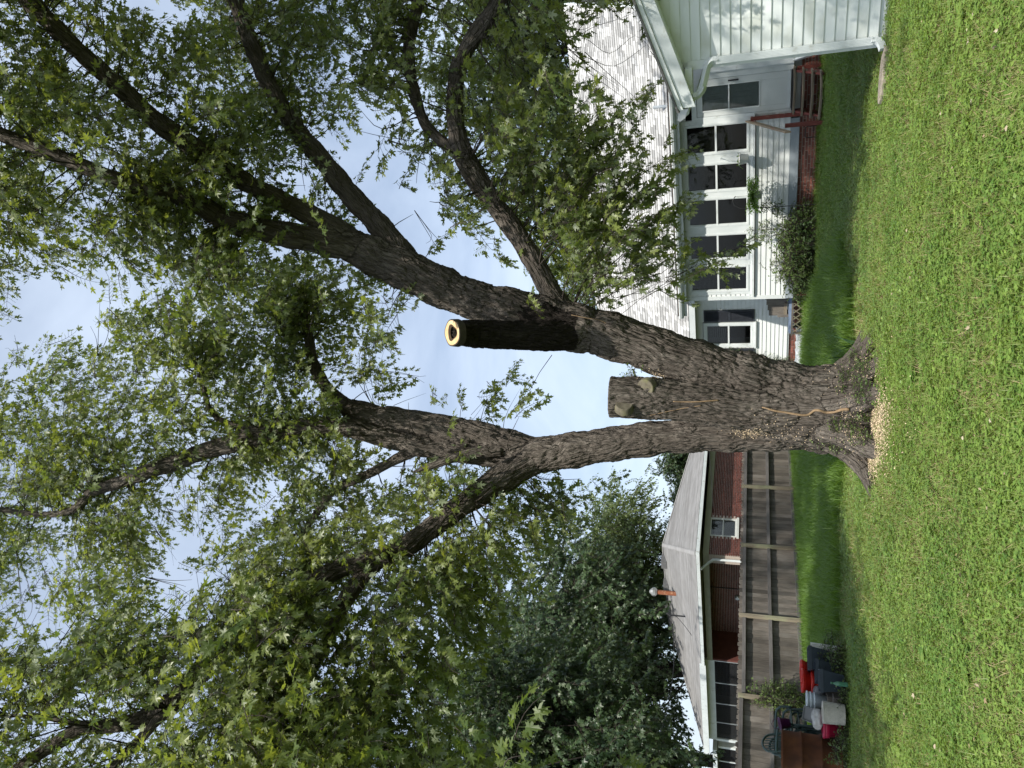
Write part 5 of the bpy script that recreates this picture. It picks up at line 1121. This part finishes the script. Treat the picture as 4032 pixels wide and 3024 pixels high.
for k in range(3):
    pot('flower_pot', ['white ribbed pot standing inside the lowest place of the nested pot stack', 'white ribbed pot nested in the middle of the pot stack', 'topmost white ribbed pot of the nested pot stack'][k], 'flower pot', (pw.x + .006 * k, pw.y, BZ + .20 + .055 * k), [(.001, 0), (.10, 0), (.125, .17), (.14, .175), (.14, .20), (.125, .20), (.11, .02), (.001, .02)], 'white_pot', group='nested white pots')
blk = gp(3300, 2770, 12.75)
pedestal = MB().box(-.14, .14, -.14, .14, 0, .20).build('concrete_block', 'concrete', None, loc=(pw.x, pw.y, BZ), rot=(0, 0, .1), bevel=.006); tag(pedestal, 'rough concrete block carrying the nested white pots', 'block')
tag(MB().box(-.10, .10, -.07, .07, 0, .14).build('paver_block', 'concrete', None, loc=(blk.x + .03, blk.y, BZ - .01), rot=(0, 0, -.15), bevel=.006), 'small brown paving block beside the cream woven basket', 'block')
g1 = gp(3300, 2688, 12.7)
def square_pot(name, label, loc, w0, w1, h, mat_, rotz, group=None, tilt=0):
    t_ = thing(name, label, 'planter', loc, rotz, group); t_.rotation_euler = (0, tilt, rotz)
    q2 = math.sqrt(2)
    MB().lathe([(.001, 0), (w0 * q2, 0), (w1 * q2, h - .05), (w1 * q2 * 1.06, h - .05), (w1 * q2 * 1.06, h), (w1 * q2 * .95, h), (w0 * q2 * .95, .03), (.001, .03)], n=4, M=Matrix.Rotation(R(45), 4, 'Z')).build('body', mat_, t_)
    rb = MB()
    for f_ in range(4):
        for k in range(15): rb.box(w0 - .004, w0 + .006, -w0 + .02 + k * (2 * w0 - .04) / 14 - .003, -w0 + .02 + k * (2 * w0 - .04) / 14 + .003, .01, h - .06, M=Matrix.Rotation(f_ * R(90), 4, 'Z') @ Matrix.Shear('XY', 4, (0, 0)) @ Matrix(((1, 0, (w1 - w0) / h, 0), (0, 1, 0, 0), (0, 0, 1, 0), (0, 0, 0, 1))))
    o_ = rb.build('ribs', mat_, t_); o_['kind'] = 'stuff'; return t_
square_pot('square_planter', 'dark slate square tapered planter with ribbed face near the green bottle', (g1.x, g1.y, BZ - .02), .115, .165, .36, 'slate', R(20))
g2 = gp(3290, 2652, 13.1); square_pot('square_planter', 'dark slate square planter squeezed behind the ribbed one', (g2.x, g2.y, BZ), .11, .16, .37, 'slate', R(30))
g3 = gp(3275, 2603, 13.4); square_pot('square_planter', 'dark slate square planter next to the white-striped basket', (g3.x, g3.y, BZ + .06), .13, .18, .40, 'slate', R(25))
g4 = gp(3260, 2572, 13.6); s4 = thing('striped_basket', 'white ribbed basket peeking out behind the slate planter', 'basket', (g4.x, g4.y, .0), R(30))
sb = MB(); sb.lathe([(.001, 0), (.12, 0), (.14, .50), (.12, .50), (.1, .04), (.001, .04)], n=24); sb.build('body', 'wicker', s4, smooth=True); sr = MB()
for k in range(20): a = 2 * math.pi * k / 20; sr.tube([(.122 * math.cos(a), .122 * math.sin(a), .01), (.143 * math.cos(a), .143 * math.sin(a), .5)], .008, n=4)
o = sr.build('ribs', 'basket_white', s4); o['kind'] = 'stuff'
r1 = gp(3270, 2693, 13.45)
for k in range(3): pot('red_bucket', ['bright red pot at the bottom of the nested red stack', 'bright red pot in the middle of the nested red stack', 'bright red pot crowning the nested red stack'][k], 'flower pot', (r1.x + .0 * k, r1.y, .10 + .085 * k + (.06 if k == 2 else 0)), [(.001, 0), (.13, 0), (.165, .26), (.185, .265), (.19, .33), (.175, .33), (.15, .03), (.001, .03)], 'red_plastic', group='nested red pots', rim=[(.187, .28), (.198, .285), (.198, .33), (.186, .332)])
r2 = gp(3230, 2650, 13.7); pot('red_bucket', 'separate bright red pot sunk behind the slate planters and fence weeds', 'flower pot', (r2.x, r2.y, .22), [(.001, 0), (.12, 0), (.155, .36), (.175, .365), (.18, .44), (.165, .44), (.14, .03), (.001, .03)], 'red_plastic', rim=[(.177, .39), (.188, .395), (.188, .44), (.176, .442)])
gb = gp(3312, 2694, 12.35); bt = thing('plastic_bottle', 'empty green plastic bottle standing in front of the slate planter', 'bottle', (gb.x, gb.y, .06))
MB().lathe([(.001, 0), (.034, 0), (.036, .02), (.033, .07), (.036, .12), (.034, .15), (.014, .20), (.013, .225), (.016, .225), (.016, .245), (.001, .245)], n=20).build('body', 'bottle', bt, smooth=True)
gd = gp(3225, 2730, 13.2); tag(MB().lathe([(.001, 0), (.10, 0), (.12, .10), (.11, .12), (.05, .15), (.001, .15)], n=20).build('grey_bowl', 'tray', None, loc=(gd.x, gd.y, .34), rot=(.3, .1, 0), smooth=True), 'upturned grey bowl lying between the red and white pots', 'bowl')
tag(MB().box(-.08, .08, -.06, .06, 0, .33).build('paver_block', 'concrete', None, loc=(gd.x, gd.y, .03)), 'upright grey block under the upturned bowl', 'block')
# creeper on a fence post and weeds among the pots
def wplant(name, label, cat, loc, n, ext, sc, seed, sprays=SPRAY_S, zc=None, stems=()):
    t_ = plant(name, label, cat, loc, sprays, n, ext, sc, stems, seed=seed, zc=zc); t_.rotation_euler = (0, 0, 0); return t_
cp = FO + (Matrix.Rotation(FA, 4, 'Z') @ Vector((-7.68, -.14, 0)))
wplant('fence_creeper', 'leafy green creeper climbing a fence post behind the pots', 'climber', cp, 210, (.26, .20, .75), .75, 31, zc=.72, stems=[((0, 0, 0), (-.05, .0, .7), (-.2, .02, 1.35)), ((.1, 0, 0), (.15, 0, .6), (.1, 0, 1.2))])
for k, (px, py, Y, e, lab) in enumerate(((3290, 2640, 13.0, .20, 'scrappy weeds sprouting beside the slate planters'), (3310, 2585, 13.2, .26, 'low weeds spilling over the striped basket foot'), (3300, 2745, 12.5, .16, 'small weed clump between the green bottle and the paving block'), (3300, 2885, 12.4, .17, 'trailing weeds hanging below the magenta pot'), (3315, 2940, 12.25, .2, 'straggly weeds growing against the foot of the rusty barrel'))):
    p = gp(px, py, Y); wplant('weed_clump', lab, 'weeds', (p.x, p.y, 0), 45, (e, e * .7, e * .7), .6, 41 + k)

# ================================================================== grass, weeds, sawdust
def blade(mb, x, y, h, w_, lean, az, bend=.4, seg=3, mi=0):
    d = Vector((math.cos(az), math.sin(az), 0)); s_ = Vector((-d.y, d.x, 0)); tn = random.random(); vs_ = []
    for i in range(seg + 1):
        t_ = i / seg; p = Vector((x, y, 0)) + d * (h * (lean * t_ + bend * t_ * t_)) + Vector((0, 0, h * (t_ - .35 * bend * t_ * t_ * t_))); ww = w_ * (1 - t_ ** 1.5) * .5
        vs_ += [p - s_ * ww, p + s_ * ww]
    mb.add(vs_, [(2 * i, 2 * i + 1, 2 * i + 3, 2 * i + 2) for i in range(seg)], tn, mi)
def lawn_patch(seed, kind):
    random.seed(seed); mb = MB(); S = .22
    nb_, nc = {'mix': (70, 34), 'clover': (30, 62), 'thin': (60, 8)}[kind]
    for k in range(nb_): blade(mb, random.uniform(-S, S), random.uniform(-S, S), random.uniform(.035, .11), random.uniform(.005, .010), random.uniform(.1, 1.1), random.random() * 6.28, random.uniform(.1, .6), 2, 0)
    for k in range(nc):
        c = Vector((random.uniform(-S, S), random.uniform(-S, S), random.uniform(.015, .075)))
        for j in range(3):
            a = random.random() * 6.28 if j == 0 else a + 2.09
            leaf(mb, c, Vector((math.cos(a), math.sin(a), random.uniform(-.1, .3))), Vector((0, 0, 1)) + rvec(.25), random.uniform(.018, .040), OVAL[::2], 1, fold=.1, droop=.1)
    for k in range(20 if kind != 'thin' else 44): blade(mb, random.uniform(-S, S), random.uniform(-S, S), random.uniform(.03, .08), .006, random.uniform(.8, 2.2), random.random() * 6.28, .3, 2, 2)
    return mb
LM = ['grass_short', 'clover', 'straw']
LAWN = [source('lawn_patch', lawn_patch(200 + k, kd), LM) for k, kd in enumerate(['mix', 'mix', 'mix', 'clover', 'clover', 'clover', 'thin', 'thin'])]
def tall_patch(seed, h0, h1, n=42):
    random.seed(seed); mb = MB()
    for k in range(n): blade(mb, random.gauss(0, .10), random.gauss(0, .10), random.uniform(h0, h1), random.uniform(.008, .016), random.uniform(.05, .5), random.random() * 6.28, random.uniform(.15, .8), 4, 0)
    return mb
TALL = [source('tall_tuft', tall_patch(300 + k, .16, .34), ['grass_tall']) for k in range(5)]
MID = [source('mid_tuft', tall_patch(320 + k, .07, .15, 60), ['grass_tall']) for k in range(4)]
random.seed(77)
def inside_house(x, y):
    dx, dy = x - HO.x, y - HO.y; c, s_ = math.cos(HA), math.sin(HA); X, Y = c * dx + s_ * dy, -s_ * dx + c * dy
    if -4.98 < X < 1.12 and Y > .02: return True
    if Y > 1.5 and -8.8 < X < 2.3: return True
    if X > 2.44 and -8.70 < Y < -2.6: return True
    return False
fdv = Vector((math.cos(FA), math.sin(FA), 0)); fnv = Vector((fdv.y, -fdv.x, 0))
def fence_dist(x, y): return (Vector((x, y, 0)) - FO).dot(fnv)
pts, rt, sc, ix = [], [], [], []
npz = 0
while len(pts) < 11500:
    Y = 3.6 + 26 * random.random() ** 1.55; X = random.uniform(-1, 1) * (.78 * Y + 1.6)
    if inside_house(X, Y) or fence_dist(X, Y) < .0: continue
    dT = math.hypot(X - BASE.x, Y - BASE.y)
    if dT < .55 or (dT < 1.5 and Y < 11 and random.random() < .75 - .5 * (dT - .55)): continue
    nzv = pnoise(np.array([[X * .55, Y * .55, 1.7]]))[0] + .5 * pnoise(np.array([[X * 1.7, Y * 1.7, 5.7]]))[0]
    kind = random.choice([3, 4, 5]) if nzv > .12 else (random.choice([6, 7]) if nzv < -.22 else random.choice([0, 1, 2]))
    if random.random() < .12: kind = random.randrange(8)
    s_ = random.uniform(.85, 1.2) * (1 + max(0, Y - 9) * .03)
    pts.append((X, Y, -.025)); rt.append((random.gauss(0, .05), random.gauss(0, .05), random.random() * 6.28)); sc.append(s_); ix.append(kind)
q_ = np.array([(p[0] * .23, p[1] * .23, 0) for p in pts]); zz = pnoise(q_) * .05 - .032
pts = [(p[0], p[1], z_) for p, z_ in zip(pts, zz)]
lw = scatter('lawn_grass', pts, rt, sc, ix, LAWN); stuff(lw, 'short mown lawn of grass, clover and dry straw', 'grass')
def tuft_field(name, n, test, src, label, s0=.8, s1=1.3):
    P, Rr, S = [], [], []; tries = 0
    while len(P) < n and tries < n * 40:
        tries += 1; X, Y = random.uniform(-13, 8), random.uniform(9.5, 29)
        if inside_house(X, Y) or fence_dist(X, Y) < .03 or not test(X, Y): continue
        P.append((X, Y, float(pnoise(np.array([[X * .23, Y * .23, 0]]))[0] * .05 - .035))); Rr.append((random.gauss(0, .08), random.gauss(0, .08), random.random() * 6.28)); S.append(random.uniform(s0, s1))
    o = scatter(name, P, Rr, S, RNG.integers(0, len(src), len(P)), src); stuff(o, label, 'grass'); return o
def hloc(x, y): dx, dy = x - HO.x, y - HO.y; c, s_ = math.cos(HA), math.sin(HA); return c * dx + s_ * dy, -s_ * dx + c * dy
def t_fence(x, y):
    if x > -.7: return False
    edge = 13.6 + .5 * math.sin(x * 1.9) + (.5 if x < -3.8 else 0) + .9 * max(0, -x - 4) 
    return y > edge and not (x < -4.2 and y < 14.6)
def t_house(x, y):
    return x > -.2 and y > 11.9 + .25 * math.sin(x * 3) + 1.3 * max(0, x - 1.15) and x < 2.9 - .02 * y
tuft_field('tall_grass', 2600, t_fence, TALL, 'lush uncut grass growing along the board fence')
tuft_field('tall_grass', 900, t_house, TALL, 'tall bright uncut grass between the maple trunk and the house', .8, 1.25)
tuft_field('ragged_grass', 1500, lambda x, y: x > .6 and hloc(x, y)[1] < 0 and hloc(x, y)[1] > -6.5 and hloc(x, y)[0] < 2.3, MID, 'soft shaded grass in front of the sunroom', .6, 1.1)
tuft_field('ragged_grass', 420, lambda x, y: -.38 < hloc(x, y)[1] < .02 and -5 < hloc(x, y)[0] < 2.4, MID, 'ragged grass fringe along the brick foundation', .9, 1.5)
tuft_field('ragged_grass', 160, lambda x, y: .62 < math.hypot(x - BASE.x, y - BASE.y) < 1.0 and y > 10.9, MID, 'grass tufts hugging the back of the maple roots', .9, 1.4)
# broadleaf weeds dotted through the lawn
def weed_patch(seed):
    random.seed(seed); mb = MB()
    for k in range(9): a = k * 2.4; leaf(mb, Vector((0, 0, .01)), Vector((math.cos(a), math.sin(a), random.uniform(.1, .7))), Vector((0, 0, 1)), random.uniform(.07, .14), OVAL, 0, droop=.35)
    return mb
WEED = [source('broadleaf', weed_patch(700 + k), ['clover']) for k in range(3)]
random.seed(71); P, Rr, S = [], [], []
while len(P) < 420:
    Y = 4.5 + 12 * random.random() ** 1.3; X = random.uniform(-1, 1) * (.6 * Y + .5)
    if inside_house(X, Y) or math.hypot(X - BASE.x, Y - BASE.y) < .9 or pnoise(np.array([[X * .8, Y * .8, 8.8]]))[0] < -.05: continue
    P.append((X, Y, -.01)); Rr.append((0, 0, random.random() * 6.28)); S.append(random.uniform(.5, 1.15))
stuff(scatter('lawn_weeds', P, Rr, S, RNG.integers(0, 3, len(P)), WEED), 'broad-leaved weeds dotted through the mown lawn', 'weeds')
# iris clumps by the trunk
for k, (px, py) in enumerate(((3385, 1352), (3375, 1395), (3395, 1430))):
    g = gz(px, py); random.seed(500 + k); t_ = thing('iris_plant', ['dark strap-leaved iris clump farthest out from the maple trunk', 'dark strap-leaved iris clump between two other iris clumps', 'dark strap-leaved iris clump touching the maple root'][k], 'plant', (g.x, g.y, -.02), 0, 'iris clumps by the trunk')
    for j in range(8):
        mb = MB(); az = random.choice([0, math.pi]) + random.gauss(0, .5); blade(mb, random.gauss(0, .03), random.gauss(0, .03), random.uniform(.34, .52), random.uniform(.028, .040), random.uniform(.05, .4), az, random.uniform(.05, .5), 6); mb.build('leaf', 'iris', t_)
# ivy round the base of the trunk
random.seed(61); P, Rr, S = [], [], []
for (n_, x0, x1, y0, y1) in ((150, 3270, 3420, 1655, 1790), (90, 3300, 3420, 1455, 1560), (60, 3150, 3290, 1740, 1785), (45, 3340, 3440, 1560, 1680), (40, 3350, 3400, 1400, 1470)):
    for k in range(n_):
        p, nn = hit(random.uniform(x0, x1), random.uniform(y0, y1))
        if p is None or p.z < -.05: continue
        P.append(tuple(p + nn * .02)); e = nn.to_track_quat('Z', 'Y').to_euler(); Rr.append((e.x, e.y, e.z + random.random())); S.append(random.uniform(.28, .55))
iv = thing('ivy', 'small-leaved ivy creeping over the maple roots and lower bark', 'ivy', (0, 0, 0))
iv.location = (BASE.x, BASE.y - .6, 0)
scatter('foliage', [(p[0] - BASE.x, p[1] - BASE.y + .6, p[2]) for p in P], Rr, S, RNG.integers(0, 4, len(P)), SPRAY_S, iv)
# sprouts in the crotch of the stub
p, nn = hit(2500, 1480); base_ = at(2500, 1480, 10.55); random.seed(62)
tp_ = thing('maple_sprout', 'tiny green sprout growing in the crotch beside the flat stub', 'sprout', base_)
scatter('foliage', [tuple(rvec(.05)) for k in range(9)], [(random.gauss(0, .5), random.gauss(-.4, .5), random.random() * 6.28) for k in range(9)], [.7] * 9, [k % 4 for k in range(9)], SPRAY_S, tp_)
# sawdust and chips
random.seed(63); mb = MB()
def chip(c, nrm, s0, s1):
    a = nrm.orthogonal().normalized(); b = nrm.cross(a); th = random.random() * 6.28; u_ = a * math.cos(th) + b * math.sin(th); v_ = nrm.cross(u_); l_, w_ = random.uniform(s0, s1), random.uniform(s0, s1) * .5
    nn_ = nrm * random.uniform(.0, .012); mb.add([c - u_ * l_ + nn_, c - v_ * w_, c + u_ * l_ + nn_ * .4, c + v_ * w_ + nn_], [(0, 1, 2, 3)], random.random())
for (n_, cx_, cy_, sx_, sy_) in ((7500, 3445, 1665, 28, 66), (4200, 3420, 1800, 24, 34), (900, 3405, 1690, 30, 70), (150, 3420, 1440, 25, 30), (500, 3480, 1660, 60, 140)):
    for k in range(n_):
        g = gz(random.gauss(cx_, sx_), random.gauss(cy_, sy_), .03)
        if g.y > 14 or math.hypot(g.x - BASE.x, g.y - BASE.y) < .5: continue
        chip(Vector((g.x, g.y, random.uniform(.015, .055))), (Vector((0, 0, 1)) + rvec(.3)).normalized(), .0035, .012)
for (n_, cx_, cy_, sx_, sy_) in ((300, 2950, 1705, 42, 9), (60, 3050, 1650, 60, 20), (200, 2560, 1480, 26, 14), (420, 3360, 1690, 36, 55), (160, 3400, 1440, 20, 26), (100, 3300, 1480, 60, 40), (120, 3120, 1720, 60, 25)):
    for k in range(n_):
        p, nn = hit(random.gauss(cx_, sx_), random.gauss(cy_, sy_))
        if p and p.y < 12.5: chip(p + nn * .006, (nn + rvec(.3)).normalized(), .004, .011)
sd = mb.build('sawdust', 'sawdust'); stuff(sd, 'pale sawdust and wood chips spilled round the maple base', 'sawdust')
# fallen leaves and pale scraps on the lawn
random.seed(64); mb = MB()
for k in range(80):
    g = gz(random.uniform(3430, 4032), random.uniform(0, 3024))
    leaf(mb, Vector((g.x, g.y, .06 + random.random() * .02)), Vector((random.gauss(0, 1), random.gauss(0, 1), .1)), Vector((0, 0, 1)) + rvec(.4), random.uniform(.018, .045), random.choice([MAPLE, OVAL, STAR]), 0)
fl_ = mb.build('fallen_leaves', 'fallen'); stuff(fl_, 'pale dry fallen leaves scattered over the lawn', 'leaves')
